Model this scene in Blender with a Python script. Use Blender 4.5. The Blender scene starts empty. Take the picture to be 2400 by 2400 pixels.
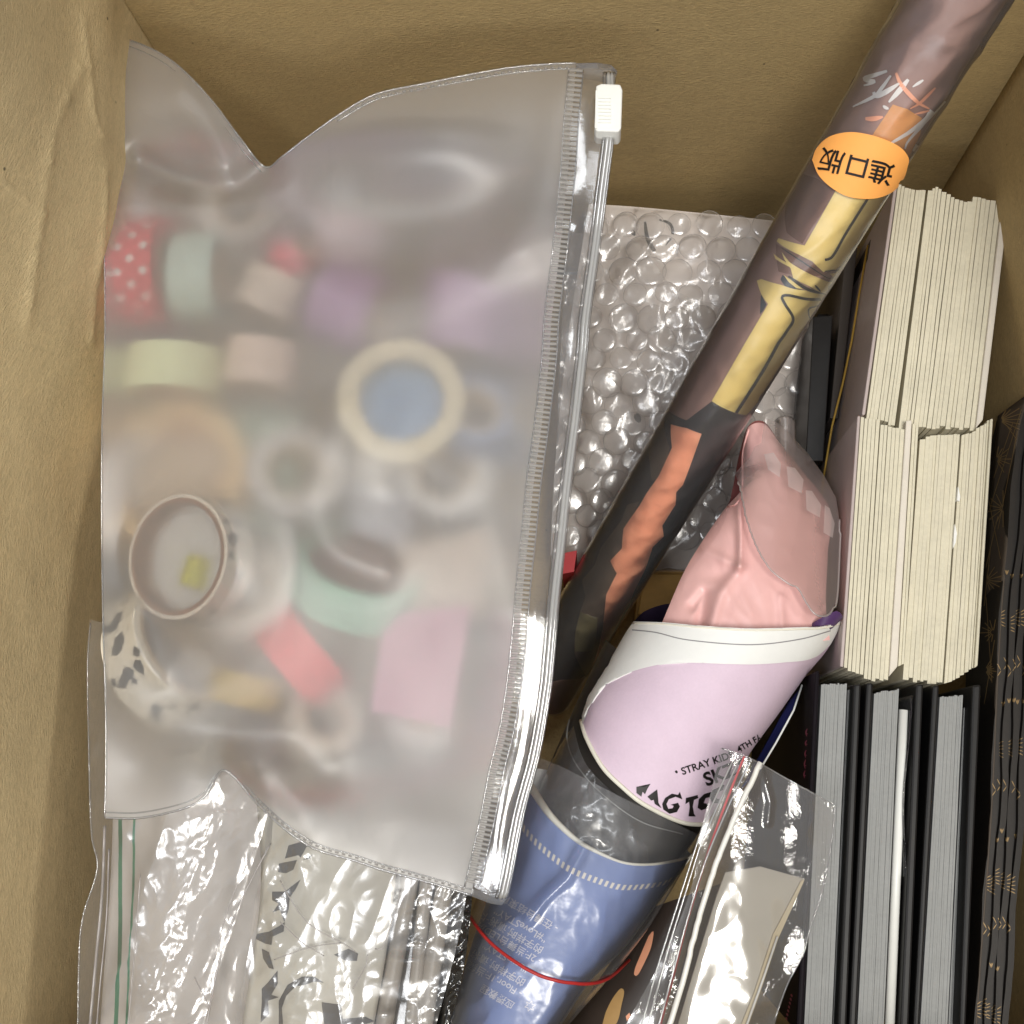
import bpy, bmesh, math, random
from mathutils import Vector, Matrix, noise
from mathutils.bvhtree import BVHTree
from mathutils.geometry import delaunay_2d_cdt
random.seed(7)
D = bpy.data
C = bpy.context.scene.collection
SC = bpy.context.scene
CM = 0.01
# ------------------------------------------------------------------ camera
F = 2640.0; H = 42.0
cam = D.objects.new('camera', D.cameras.new('camera')); C.objects.link(cam); SC.camera = cam
cam.data.sensor_width = 36.0; cam.data.lens = 36.0 * F / 2400.0
cam.data.clip_start = 0.02; cam.data.clip_end = 50
_n = Vector((170, -636, -F)).normalized()
_y = (Vector((0, 1, 0)) - _n * _n.y).normalized()
_x = _y.cross(-_n)
RC = Matrix((_x, _y, -_n))                       # rows: world axes seen by the camera
cam.matrix_world = Matrix.Translation((0, 0, H * CM)) @ RC.to_4x4()
def ray(px, py):
    return (RC @ Vector(((px - 1200) / F, -(py - 1200) / F, -1.0))).normalized()
def P(px, py, z):                                # photo point at height z (cm) -> world (m)
    d = ray(px, py); t = (z - H) / d.z
    return Vector((d.x * t, d.y * t, z)) * CM
EYE = Vector((0, 0, H * CM))
# ------------------------------------------------------------------ light
w = D.worlds.new('World'); SC.world = w; w.use_nodes = True
w.node_tree.nodes['Background'].inputs[0].default_value = (0.92, 0.95, 1.0, 1)
w.node_tree.nodes['Background'].inputs[1].default_value = 0.33
def area(name, loc, target, sx, sy, power, col):
    l = D.lights.new(name, 'AREA'); l.shape = 'RECTANGLE'; l.size = sx; l.size_y = sy; l.energy = power; l.color = col
    o = D.objects.new(name, l); C.objects.link(o); o.location = loc
    o.rotation_euler = (Vector(target) - Vector(loc)).to_track_quat('-Z', 'Y').to_euler()
area('ceiling_lamp', (0.27, -0.33, 1.75), (0.02, 0, -0.05), 0.34, 0.46, 23, (1.0, 0.965, 0.90))
area('strip_lamp', (-0.42, -0.40, 1.80), (0, 0, -0.05), 0.46, 0.20, 9, (0.97, 0.98, 1.0))
area('rear_highlight_fill', (0.25, 1.0, 1.9), (0, 0, -0.05), 1.0, 0.22, 7, (0.94, 0.97, 1.0))  # weak added lamp, kept for highlights on bubble wrap and tube film
area('front_fill', (-0.35, -1.8, 1.0), (0.05, 0.1, 0), 1.3, 0.6, 8, (0.96, 0.98, 1.0))  # added soft fill: highlights on the poster tube, light on the back wall
SC.view_settings.view_transform = 'Standard'; SC.view_settings.look = 'None'
SC.view_settings.exposure = 0.0; SC.view_settings.gamma = 1.0
SC.render.engine = 'CYCLES'
cy = SC.cycles
cy.use_denoising = True
cy.max_bounces = 14; cy.transmission_bounces = 10; cy.transparent_max_bounces = 40; cy.diffuse_bounces = 5; cy.glossy_bounces = 5
cy.sample_clamp_indirect = 4.0
# ------------------------------------------------------------------ materials
def lin(v):
    v /= 255.0
    return v / 12.92 if v <= 0.04045 else ((v + 0.055) / 1.055) ** 2.4
def col(r, g, b): return (lin(r), lin(g), lin(b), 1)
class Mat:
    def __init__(s, name):
        s.m = D.materials.new(name); s.m.use_nodes = True; s.t = s.m.node_tree; s.t.nodes.clear()
        s.out = s.n('ShaderNodeOutputMaterial')
    def n(s, ty, **kw):
        x = s.t.nodes.new(ty)
        for k, v in kw.items(): setattr(x, k, v)
        return x
    def l(s, a, b): s.t.links.new(a, b)
    def coord(s, scale=1.0, rot=(0, 0, 0)):
        tc = s.n('ShaderNodeTexCoord'); mp = s.n('ShaderNodeMapping')
        mp.inputs['Scale'].default_value = scale if hasattr(scale, '__len__') else (scale,) * 3
        mp.inputs['Rotation'].default_value = rot
        s.l(tc.outputs['Object'], mp.inputs[0]); return mp.outputs[0]
    def noise(s, vec, sc, det=3, rough=.6):
        x = s.n('ShaderNodeTexNoise'); x.inputs['Scale'].default_value = sc; x.inputs['Detail'].default_value = det
        x.inputs['Roughness'].default_value = rough; s.l(vec, x.inputs['Vector']); return x.outputs[0]
    def ramp(s, fac, *stops):
        r = s.n('ShaderNodeValToRGB'); e = r.color_ramp.elements
        while len(e) < len(stops): e.new(0.5)
        for el, (p, c) in zip(e, stops): el.position = p; el.color = c
        s.l(fac, r.inputs[0]); return r.outputs[0]
    def mix(s, fac, a, b, mode='MIX'):
        x = s.n('ShaderNodeMix', data_type='RGBA', blend_type=mode)
        for so, v in ((x.inputs[0], fac), (x.inputs[6], a), (x.inputs[7], b)):
            if hasattr(v, 'links'): s.l(v, so)
            else: so.default_value = v
        return x.outputs[2]
    def bump(s, h, st, dist):
        b = s.n('ShaderNodeBump'); b.inputs['Strength'].default_value = st; b.inputs['Distance'].default_value = dist
        s.l(h, b.inputs['Height']); return b.outputs[0]
def pm(name, rgb, rough=0.55, var=0.10, bump=0.15, nscale=300, spec=0.4, metal=0.0, coat=0.0):
    k = Mat(name); b = k.n('ShaderNodeBsdfPrincipled'); v = k.coord()
    n1 = k.noise(v, nscale, 5); n2 = k.noise(v, nscale * .12, 3)
    c = col(*rgb)
    dk = tuple(x * (1 - var * 2) for x in c[:3]) + (1,); lt = tuple(min(1, x * (1 + var)) for x in c[:3]) + (1,)
    base = k.mix(.5, k.ramp(n1, (.3, dk), (.7, lt)), k.ramp(n2, (.3, dk), (.7, lt)))
    k.l(base, b.inputs['Base Color']); b.inputs['Roughness'].default_value = rough
    b.inputs['Specular IOR Level'].default_value = spec; b.inputs['Metallic'].default_value = metal
    b.inputs['Coat Weight'].default_value = coat; b.inputs['Coat Roughness'].default_value = 0.08
    if bump: k.l(k.bump(n1, bump, .0004), b.inputs['Normal'])
    k.l(b.outputs[0], k.out.inputs[0]); return k.m
def cardboard(name, rgb, rot=(0, 0, 0)):
    k = Mat(name); b = k.n('ShaderNodeBsdfPrincipled')
    v = k.coord((1, 1, 1)); vf = k.coord((1, 1, 3.2), rot)
    c = col(*rgb)
    mul = lambda f: tuple(x * f for x in c[:3]) + (1,)
    big = k.noise(v, 9, 3); fib = k.noise(vf, 420, 6, .7); mid = k.noise(vf, 90, 4)
    base = k.ramp(big, (.25, mul(.9)), (.75, mul(1.08)))
    base = k.mix(.55, base, k.ramp(fib, (.32, mul(.55)), (.5, mul(.98)), (.7, mul(1.3))))
    base = k.mix(.3, base, k.ramp(mid, (.3, mul(.8)), (.7, mul(1.15))))
    vo = k.n('ShaderNodeTexVoronoi'); vo.inputs['Scale'].default_value = 85; k.l(v, vo.inputs['Vector'])
    sp = k.ramp(vo.outputs['Distance'], (.035, (1, 1, 1, 1)), (.075, (0, 0, 0, 1)))
    gate = k.ramp(k.noise(v, 35, 2), (.56, (0, 0, 0, 1)), (.6, (1, 1, 1, 1)))
    m = k.n('ShaderNodeMath', operation='MULTIPLY'); k.l(sp, m.inputs[0]); k.l(gate, m.inputs[1])
    base = k.mix(m.outputs[0], base, mul(.22))
    k.l(base, b.inputs['Base Color']); b.inputs['Roughness'].default_value = .62; b.inputs['Specular IOR Level'].default_value = .3
    k.l(k.bump(fib, .9, .0008), b.inputs['Normal'])
    k.l(b.outputs[0], k.out.inputs[0]); return k.m
def film(name, tint=(.97, .97, .97), rough=.06, refl=1.0, haze=.04, bscale=140, bst=.35, bdist=.0012, hazecol=(.8, .8, .82), rimhaze=0):
    """clear thin plastic: transparent + fresnel gloss + a little milk"""
    k = Mat(name); v = k.coord()
    tr = k.n('ShaderNodeBsdfTransparent'); tr.inputs[0].default_value = tint + (1,)
    gl = k.n('ShaderNodeBsdfGlossy'); gl.inputs['Roughness'].default_value = rough
    df = k.n('ShaderNodeBsdfDiffuse'); df.inputs[0].default_value = hazecol + (1,)
    tl = k.n('ShaderNodeBsdfTranslucent'); tl.inputs[0].default_value = hazecol + (1,)
    nn = k.bump(k.noise(v, bscale, 4, .55), bst, bdist)
    k.l(nn, gl.inputs['Normal'])
    fr = k.n('ShaderNodeFresnel'); fr.inputs['IOR'].default_value = 1.55; k.l(nn, fr.inputs['Normal'])
    mf = k.n('ShaderNodeMath', operation='MULTIPLY', use_clamp=True); mf.inputs[1].default_value = 1.9 * refl; k.l(fr.outputs[0], mf.inputs[0])
    a = k.n('ShaderNodeAddShader'); h = k.n('ShaderNodeMixShader'); h.inputs[0].default_value = .5
    k.l(df.outputs[0], h.inputs[1]); k.l(tl.outputs[0], h.inputs[2])
    m1 = k.n('ShaderNodeMixShader'); m1.inputs[0].default_value = haze; k.l(tr.outputs[0], m1.inputs[1]); k.l(h.outputs[0], m1.inputs[2])
    if rimhaze:                                  # walls of a bubble, seen edge-on, look milkier
        lw = k.n('ShaderNodeLayerWeight'); lw.inputs['Blend'].default_value = .35
        ma = k.n('ShaderNodeMath', operation='MULTIPLY_ADD', use_clamp=True); k.l(lw.outputs['Facing'], ma.inputs[0]); ma.inputs[1].default_value = rimhaze; ma.inputs[2].default_value = haze
        k.l(ma.outputs[0], m1.inputs[0])
    m2 = k.n('ShaderNodeMixShader'); k.l(mf.outputs[0], m2.inputs[0]); k.l(m1.outputs[0], m2.inputs[1]); k.l(gl.outputs[0], m2.inputs[2])
    k.l(m2.outputs[0], k.out.inputs[0]); return k.m
def frosted(name, ior=1.32, rough=.72, milk=.24):
    k = Mat(name); v = k.coord()
    nn = k.bump(k.noise(v, 1600, 2, .6), .12, .0002)
    rf = k.n('ShaderNodeBsdfRefraction'); rf.inputs['IOR'].default_value = ior; rf.inputs['Roughness'].default_value = rough
    rf.inputs[0].default_value = (1, .99, .98, 1)
    df = k.n('ShaderNodeBsdfDiffuse'); df.inputs[0].default_value = (.93, .895, .85, 1)
    tl = k.n('ShaderNodeBsdfTranslucent'); tl.inputs[0].default_value = (.93, .89, .845, 1)
    gl = k.n('ShaderNodeBsdfGlossy'); gl.inputs['Roughness'].default_value = .40; k.l(nn, gl.inputs['Normal'])
    h = k.n('ShaderNodeMixShader'); h.inputs[0].default_value = .45; k.l(df.outputs[0], h.inputs[1]); k.l(tl.outputs[0], h.inputs[2])
    m1 = k.n('ShaderNodeMixShader'); m1.inputs[0].default_value = milk; k.l(rf.outputs[0], m1.inputs[1]); k.l(h.outputs[0], m1.inputs[2])
    fr = k.n('ShaderNodeFresnel'); fr.inputs['IOR'].default_value = 1.5
    mf = k.n('ShaderNodeMath', operation='MULTIPLY', use_clamp=True); mf.inputs[1].default_value = 1.4; k.l(fr.outputs[0], mf.inputs[0])
    m2 = k.n('ShaderNodeMixShader'); k.l(mf.outputs[0], m2.inputs[0]); k.l(m1.outputs[0], m2.inputs[1]); k.l(gl.outputs[0], m2.inputs[2])
    k.l(m2.outputs[0], k.out.inputs[0]); return k.m

M = {}
M['card'] = cardboard('kraft_board', (180, 156, 110))
M['card_left'] = cardboard('kraft_board_lit', (210, 188, 144), (0.5, 0, 0))  # same board made paler, painting in the light on the left wall
M['frost'] = frosted('frosted_pvc')
M['frost_back'] = frosted('frosted_pvc_back', 1.3, .5, .2)
M['pvc'] = film('clear_pvc', rough=.10, haze=.10, bscale=60, bst=.15, refl=1.2)
M['seam'] = film('welded_pvc', rough=.12, haze=.25, refl=1.6, bscale=300, bst=.3)
M['rail'] = film('rail_pvc', rough=.10, haze=.62, refl=1.8, bscale=30, bst=.05, hazecol=(.9, .9, .88))
M['rib'] = film('ribbed_pvc', rough=.45, haze=.62, refl=.25, bscale=300, bst=.2, hazecol=(.62, .60, .57))
M['film'] = film('opp_film', rough=.05, haze=.03, bscale=160, bst=.4)
M['filmc'] = film('crinkled_film', rough=.20, haze=.15, bscale=60, bst=.10, refl=1.3)
M['filmt'] = film('tube_film', rough=.27, haze=.11, refl=.85, bscale=50, bst=.25, bdist=.002)
M['bubble_cell'] = film('bubble_cell_film', rough=.2, haze=.05, bscale=60, bst=.3, refl=1.0, bdist=.002, hazecol=(.92, .9, .9), rimhaze=.75)
M['bubble'] = film('bubble_film', rough=.22, haze=.15, bscale=60, bst=.3, refl=.9, bdist=.002, hazecol=(.88, .86, .86))
M['zipbag'] = film('zip_bag_film', rough=.12, haze=.16, bscale=20, bst=.12, bdist=.003, refl=1.2, hazecol=(.7, .68, .66))
M['sleeve'] = film('matte_sleeve', tint=(.95, .93, .92), rough=.3, haze=.24, refl=.8, bscale=100, bst=.1, hazecol=(.72, .66, .64))
M['tab'] = film('milky_tab', rough=.3, haze=.42, refl=.8, bscale=100, bst=.1, hazecol=(.86, .80, .78))
M['white'] = pm('white_plastic', (232, 232, 226), .35, .02, .05)
M['zipwhite'] = pm('milky_zip_rib', (232, 230, 222), .3, .03, 0)
M['red_line'] = pm('red_zip_line', (205, 60, 62), .4, .05, 0)
M['green_line'] = pm('green_zip_line', (35, 120, 85), .4, .05, 0)
M['cream'] = pm('cream_paper_edge', (216, 209, 186), .8, .07, .5, 500)
M['creamw'] = pm('pale_board', (222, 214, 200), .7, .04, .2)
M['greycover'] = pm('grey_matte_cover', (186, 172, 168), .5, .05, .1)
M['darkcover'] = pm('dark_grey_cover', (70, 64, 60), .5, .05, .1)
M['greypage'] = pm('grey_paper_edge', (152, 153, 151), .8, .06, .5, 600)
M['black'] = pm('black_cover', (30, 29, 29), .45, .1, .1, spec=.3)
M['soft_black'] = pm('soft_black_paper', (52, 49, 46), .4, .08, .1)
M['purpleblack'] = pm('purple_black_cover', (22, 17, 22), .6, .1, .1, spec=.12)
M['mauve'] = pm('mauve_brown_print', (164, 128, 116), .42, .06, .1)
M['tubeblack'] = pm('black_print', (46, 42, 42), .4, .08, .05)
M['yellow'] = pm('yellow_print', (236, 212, 134), .45, .03, .05)
M['orange'] = pm('orange_print', (250, 176, 138), .45, .05, .05)
M['brown'] = pm('brown_print', (100, 82, 66), .45, .12, .05)
M['olive'] = pm('olive_print', (124, 114, 76), .45, .1, .05)
M['orange2'] = pm('amber_print', (226, 160, 88), .45, .06, .05)
M['navy'] = pm('slate_print', (42, 50, 62), .4, .1, .05)
M['ink'] = pm('black_ink', (26, 23, 22), .5, .05, 0)
M['whiteink'] = pm('white_ink', (240, 236, 232), .5, .02, 0)
M['sticker'] = pm('orange_sticker', (255, 176, 92), .55, .02, .05)
M['lav'] = pm('lavender_paper', (218, 196, 212), .6, .03, .25, 900)
M['paper'] = pm('white_paper', (236, 236, 232), .6, .02, .1)
M['paperline'] = pm('paper_line', (140, 138, 140), .6, .02, 0)
M['creamrim'] = pm('cream_paper_rim', (236, 232, 216), .6, .02, .1)
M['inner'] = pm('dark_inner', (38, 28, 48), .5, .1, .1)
M['pink'] = pm('pink_vinyl', (236, 188, 183), .36, .03, .1, 120)
M['pinkin'] = pm('pink_inside_shaded', (150, 92, 90), .5, .05, .1)  # darker pink paints in the shade inside the pouch opening
M['blue'] = pm('blue_print', (122, 140, 188), .42, .06, .08, 60)
M['bluenavy'] = pm('navy_paper', (56, 60, 122), .5, .05, .1)
M['text'] = pm('pale_lettering', (214, 212, 220), .5, .02, 0)
M['dash'] = pm('cream_dashes', (228, 220, 206), .5, .02, 0)
M['rubber'] = pm('red_rubber', (178, 46, 44), .45, .05, .1)
M['grey_tube'] = pm('grey_print_roll', (172, 165, 156), .4, .08, .1, 60)
M['beige'] = pm('beige_card', (196, 180, 146), .55, .06, .2, 80)
M['foil'] = pm('grey_beige_sheet', (158, 149, 130), .4, .08, .3, 60)
M['gold'] = pm('gold_foil', (150, 124, 84), .45, .15, 0, metal=.2)
M['accord'] = pm('charcoal_brown_paper', (78, 68, 58), .55, .1, .2)
M['accordb'] = pm('black_brown_paper', (34, 29, 24), .55, .1, .2)
M['pinkink'] = pm('dusty_pink_ink', (168, 70, 96), .5, .1, 0)
M['comic'] = pm('off_white_print', (206, 201, 188), .5, .12, .1, 80)
M['pinkish'] = pm('pale_pink_sheet', (206, 200, 195), .5, .05, .1, 80)
M['parcel'] = pm('parcel_paper', (232, 222, 214), .6, .08, .2, 60)
M['parcel_dark'] = pm('parcel_ink', (60, 62, 60), .5, .1, 0)
M['yellowline'] = pm('yellow_edge', (186, 150, 62), .5, .05, 0)
M['sandpaper'] = pm('sand_backing', (222, 204, 180), .6, .04, 0)
M['floor'] = pm('grey_floor', (150, 148, 145), .6, .05, .1)
# ------------------------------------------------------------------ object helpers
def tag(o, label=None, cat=None, group=None, kind=None):
    for k, v in (('label', label), ('category', cat), ('group', group), ('kind', kind)):
        if v: o[k] = v
    return o
def thing(name, label, cat, base, group=None):
    o = D.objects.new(name, None); C.objects.link(o); o.location = base; o.empty_display_size = .02
    return tag(o, label, cat, group)
def root_loc(o):
    while o.parent: o = o.parent
    return Vector(o.location)
def obj(name, vf, mat, parent=None, smooth=True, base=None, solid=0, kind=None, label=None, midx=None):
    """world-space verts / faces -> one mesh object (local to its thing)"""
    v, f = vf
    off = root_loc(parent) if parent else (Vector(base) if base is not None else Vector((0, 0, 0)))
    me = D.meshes.new(name); me.from_pydata([tuple(Vector(p) - off) for p in v], [], f)
    mats = mat if isinstance(mat, (list, tuple)) else [mat]
    for m in mats: me.materials.append(m)
    if midx: me.polygons.foreach_set('material_index', midx)
    me.polygons.foreach_set('use_smooth', [smooth] * len(me.polygons)); me.update()
    o = D.objects.new(name, me); C.objects.link(o)
    if parent: o.parent = parent
    else: o.location = off
    if solid:
        s = o.modifiers.new('thickness', 'SOLIDIFY'); s.thickness = solid * CM; s.offset = -1
    if kind: o['kind'] = kind
    if label: o['label'] = label
    return o
def merge(*vfs):
    V = []; Fc = []
    for v, f in vfs:
        n = len(V); V += list(v); Fc += [[i + n for i in q] for q in f]
    return V, Fc
def cat_rom(pts, n):
    pts = [Vector(p) for p in pts]
    if len(pts) == 2: return [pts[0].lerp(pts[1], i / (n - 1)) for i in range(n)]
    ext = [pts[0] * 2 - pts[1]] + pts + [pts[-1] * 2 - pts[-2]]
    dense = []
    for i in range(1, len(ext) - 2):
        p0, p1, p2, p3 = ext[i - 1:i + 3]
        for k in range(14):
            t = k / 14
            dense.append(.5 * ((2 * p1) + (p2 - p0) * t + (2 * p0 - 5 * p1 + 4 * p2 - p3) * t * t + (3 * p1 - p0 - 3 * p2 + p3) * t ** 3))
    dense.append(pts[-1])
    L = [0]
    for a, b in zip(dense, dense[1:]): L.append(L[-1] + (b - a).length)
    out = []; j = 0
    for i in range(n):
        s = L[-1] * i / (n - 1)
        while j < len(L) - 2 and L[j + 1] < s: j += 1
        d = L[j + 1] - L[j]
        out.append(dense[j].lerp(dense[j + 1], 0 if d == 0 else (s - L[j]) / d))
    return out
class Curve:
    def __init__(s, pts, n=161): s.p = cat_rom(pts, n)
    def __call__(s, t):
        x = max(0, min(1, t)) * (len(s.p) - 1); i = min(int(x), len(s.p) - 2)
        return s.p[i].lerp(s.p[i + 1], x - i)
class Coons:
    """T,B run left to right; L,R run top to bottom (photo pixels)"""
    def __init__(s, T, B, L, R): s.T, s.B, s.L, s.R = Curve(T), Curve(B), Curve(L), Curve(R)
    def __call__(s, u, v):
        T, B, L, R = s.T, s.B, s.L, s.R
        return (T(u) * (1 - v) + B(u) * v + L(v) * (1 - u) + R(v) * u
                - (T(0) * (1 - u) * (1 - v) + T(1) * u * (1 - v) + B(0) * (1 - u) * v + B(1) * u * v))
def grid(fn, nu, nv, us=None):
    us = us or [i / nu for i in range(nu + 1)]; nu = len(us) - 1
    V = [fn(u, j / nv) for j in range(nv + 1) for u in us]
    Fc = [[j * (nu + 1) + i, (j + 1) * (nu + 1) + i, (j + 1) * (nu + 1) + i + 1, j * (nu + 1) + i + 1] for j in range(nv) for i in range(nu)]
    return V, Fc
def patch(cn, zf, nu, nv, us=None):
    def fn(u, v):
        p = cn(u, v); return P(p.x, p.y, zf(u, v, p.x, p.y))
    return grid(fn, nu, nv, us)
def ridged(x, y, f, seed=0):
    return 1 - 2 * abs(noise.noise(Vector((x * f, y * f, seed * 7.3))))
def crinkle(px, py, seed, f=1 / 60, amp=.2):
    a = ridged(px, py, f, seed) * .5 + ridged(px + 31, py * .8 + px * .5, f * 2.1, seed + 1) * .3 + ridged(px, py, f * 4.3, seed + 2) * .07
    return amp * a
def tube(path, r, n=8, closed=False):
    V = []; Fc = []; m = len(path); prev = None
    for i, p in enumerate(path):
        t = (path[min(i + 1, m - 1)] - path[max(i - 1, 0)]).normalized()
        if prev is None: prev = t.orthogonal().normalized()
        prev = (prev - t * prev.dot(t)).normalized(); b = t.cross(prev)
        rr = (r(i / (m - 1)) if callable(r) else r) * CM
        V += [p + (prev * math.cos(2 * math.pi * k / n) + b * math.sin(2 * math.pi * k / n)) * rr for k in range(n)]
    for i in range(m - 1):
        Fc += [[i * n + k, i * n + (k + 1) % n, (i + 1) * n + (k + 1) % n, (i + 1) * n + k] for k in range(n)]
    Fc += [list(range(n))[::-1], list(range((m - 1) * n, m * n))]
    return V, Fc
def prism(top, ztop, zbot):
    """photo-pixel outline on top at height ztop, walls straight down to zbot"""
    z = ztop if hasattr(ztop, '__len__') else [ztop] * len(top)
    a = [P(x, y, q) for (x, y), q in zip(top, z)]
    n = len(a); b = [Vector((p.x, p.y, zbot * CM)) for p in a]
    # outline is clockwise in the photo when seen from above -> reverse for up-facing normal
    Fc = [list(range(n))[::-1], list(range(n, 2 * n))] + [[i, (i + 1) % n, n + (i + 1) % n, n + i] for i in range(n)]
    return a + b, Fc
def frame_of(axis):
    w_ = axis.normalized(); u = w_.orthogonal().normalized(); return u, w_.cross(u), w_
def lathe(c, axis, prof, n=48, arc=(0, 2 * math.pi), uvec=None):
    """prof: closed list of (radius, height) in cm turned about axis at c"""
    u, v, w_ = frame_of(axis)
    if uvec is not None: u = (uvec - w_ * uvec.dot(w_)).normalized(); v = w_.cross(u)
    V = []; m = len(prof)
    for k in range(n):
        a = arc[0] + (arc[1] - arc[0]) * k / n
        for r, h in prof: V.append(c + (u * math.cos(a) + v * math.sin(a)) * r * CM + w_ * h * CM)
    Fc = [[k * m + j, ((k + 1) % n) * m + j, ((k + 1) % n) * m + (j + 1) % m, k * m + (j + 1) % m] for k in range(n) for j in range(m)]
    return V, Fc
def bvh(*vfs):
    V, Fc = merge(*vfs); return BVHTree.FromPolygons(V, Fc)
def hit(tree, px, py, off=.02):
    d = ray(px, py); h = tree.ray_cast(EYE, d)
    if h[0] is None: return None
    n = h[1] if h[1].dot(d) < 0 else -h[1]
    return h[0] + n * off * CM
def decal(poly, tree, off=.02, step=14, smooth=False):
    if smooth: poly = [tuple(p) for p in cat_rom(list(poly) + [poly[0]], len(poly) * 5)[:-1]]
    pts = [Vector((p[0], p[1])) for p in poly]; n = len(pts)
    xs = [p.x for p in pts]; ys = [p.y for p in pts]
    y = min(ys) + step / 2
    while y < max(ys):
        x = min(xs) + step / 2
        while x < max(xs): pts.append(Vector((x + random.uniform(-1, 1), y + random.uniform(-1, 1)))); x += step
        y += step
    r = delaunay_2d_cdt(pts, [], [list(range(n))], 1, 1e-4)
    vs = [hit(tree, p.x, p.y, off) for p in r[0]]
    ok = [(p - EYE).length for p in vs if p is not None]
    if ok:                                       # outline points that fall just past the silhouette wrap onto it
        md = sum(ok) / len(ok)
        for i_, p in enumerate(r[0]):
            if vs[i_] is None:
                nb = min((q for q in range(len(vs)) if vs[q] is not None), key=lambda q: (r[0][q] - p).length, default=None)
                if nb is None or (r[0][nb] - p).length > 45: continue
                d_ = ray(p.x, p.y); nl = tree.find_nearest(EYE + d_ * (vs[nb] - EYE).length)
                if nl[0] is not None and (nl[0] - vs[nb]).length < 1.5 * CM:
                    n_ = nl[1]; n_ = n_ if n_.dot(vs[nb] - nl[0]) >= -1e-6 or n_.dot(-d_) > 0 else -n_
                    vs[i_] = nl[0] + n_ * off * CM
    mp = {}; V = []
    for i, p in enumerate(vs):
        if p is not None: mp[i] = len(V); V.append(p)
    Fc = []
    for f in r[2]:
        if all(i in mp for i in f):
            q = [mp[i] for i in f]
            a, b, c = V[q[0]], V[q[1]], V[q[2]]
            if (b - a).cross(c - a).dot(EYE - a) < 0: q = q[::-1]
            if max((a - b).length, (b - c).length, (c - a).length) < 3.5 * CM: Fc.append(q)
    if not Fc: return V, Fc
    bm = bmesh.new(); vv = [bm.verts.new(p) for p in V]; bm.verts.index_update()
    for q in Fc:
        try: bm.faces.new([vv[i] for i in q])
        except ValueError: pass
    for _ in range(2):                           # long edges near the silhouette follow the curve
        le = [e for e in bm.edges if e.calc_length() > .28 * CM]
        if not le: break
        bm.normal_update(); old = set(bm.verts); bmesh.ops.subdivide_edges(bm, edges=le, cuts=2)
        bmesh.ops.triangulate(bm, faces=[f for f in bm.faces if len(f.verts) > 3])
        for v in bm.verts:
            if v not in old:
                nl = tree.find_nearest(v.co)
                if nl[0] is not None and (nl[0] - v.co).length < .5 * CM:
                    n_ = nl[1]; fn = v.link_faces[0].normal if v.link_faces else n_
                    fn = sum((f.normal for f in v.link_faces), Vector((0, 0, 0)))
                    v.co = nl[0] + (n_ if n_.dot(fn) >= 0 else -n_) * off * CM
    bm.normal_update(); bm.verts.index_update()
    V = [v.co.copy() for v in bm.verts]; Fc = [[v.index for v in f.verts] for f in bm.faces]; bm.free()
    return V, Fc
def stroke(pts, width, tree, off=.02, taper=True):
    n = max(6, len(pts) * 6); c = cat_rom(pts, n); V = []; Fc = []; last = None
    for i, p in enumerate(c):
        t = (c[min(i + 1, n - 1)] - c[max(i - 1, 0)]).normalized(); nn = Vector((-t.y, t.x))
        f = i / (n - 1); wd = width * (.35 + .65 * math.sin(math.pi * min(1, f * .9 + .1))) if taper else width
        row = []
        for k in (-.5, 0, .5):
            h = hit(tree, *(p + nn * wd * k), off)
            if h is None: row = None; break
            row.append(h)
        if row is None: last = None; continue
        b = len(V); V += row
        if last is not None and (V[last] - row[0]).length < 2 * CM:
            Fc += [[last, last + 1, b + 1, b], [last + 1, last + 2, b + 2, b + 1]]
        last = b
    return V, Fc
def text_vf(s, origin, d, size, tree, off=.03, up=None, cuts=1, bold=0.0, bend=None):
    cu = D.curves.new('lettering', 'FONT'); cu.body = s; cu.size = 1.0; cu.offset = bold; cu.resolution_u = 3
    o = D.objects.new('lettering', cu); C.objects.link(o)
    dg = bpy.context.evaluated_depsgraph_get(); me = o.evaluated_get(dg).to_mesh()
    bm = bmesh.new(); bm.from_mesh(me); o.evaluated_get(dg).to_mesh_clear()
    bmesh.ops.triangulate(bm, faces=bm.faces)
    if cuts: bmesh.ops.subdivide_edges(bm, edges=bm.edges, cuts=cuts, use_grid_fill=True)
    d = Vector(d).normalized(); up = Vector(up) if up else Vector((d.y, -d.x))
    V = []; mp = {}; Fc = []
    for v in bm.verts:
        q = Vector(origin) + d * v.co.x * size + up * v.co.y * size
        if bend: q += up * bend * (v.co.x * size) ** 2
        h = hit(tree, q.x, q.y, off)
        if h is not None: mp[v.index] = len(V); V.append(h)
    for f in bm.faces:
        if all(v.index in mp for v in f.verts):
            q = [mp[v.index] for v in f.verts]; a, b, c = V[q[0]], V[q[1]], V[q[2]]
            if (b - a).cross(c - a).dot(EYE - a) < 0: q = q[::-1]
            Fc.append(q)
    bm.free(); D.objects.remove(o); D.curves.remove(cu)
    return V, Fc
def gauss(a, b): return math.exp(-(a * a + b * b))
def smooth_line(pts): return [tuple(p) for p in cat_rom(pts, len(pts) * 4)]
def sstep0(a, b, t): t = max(0, min(1, (t - a) / (b - a))); return t * t * (3 - 2 * t)
def seg_dist(p, pts):
    best = 1e9
    for a, b in zip(pts, pts[1:]):
        ax, ay = a; bx, by = b; dx, dy = bx - ax, by - ay
        t = max(0, min(1, ((p[0] - ax) * dx + (p[1] - ay) * dy) / (dx * dx + dy * dy + 1e-9)))
        best = min(best, math.hypot(p[0] - ax - dx * t, p[1] - ay - dy * t))
    return best

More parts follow.
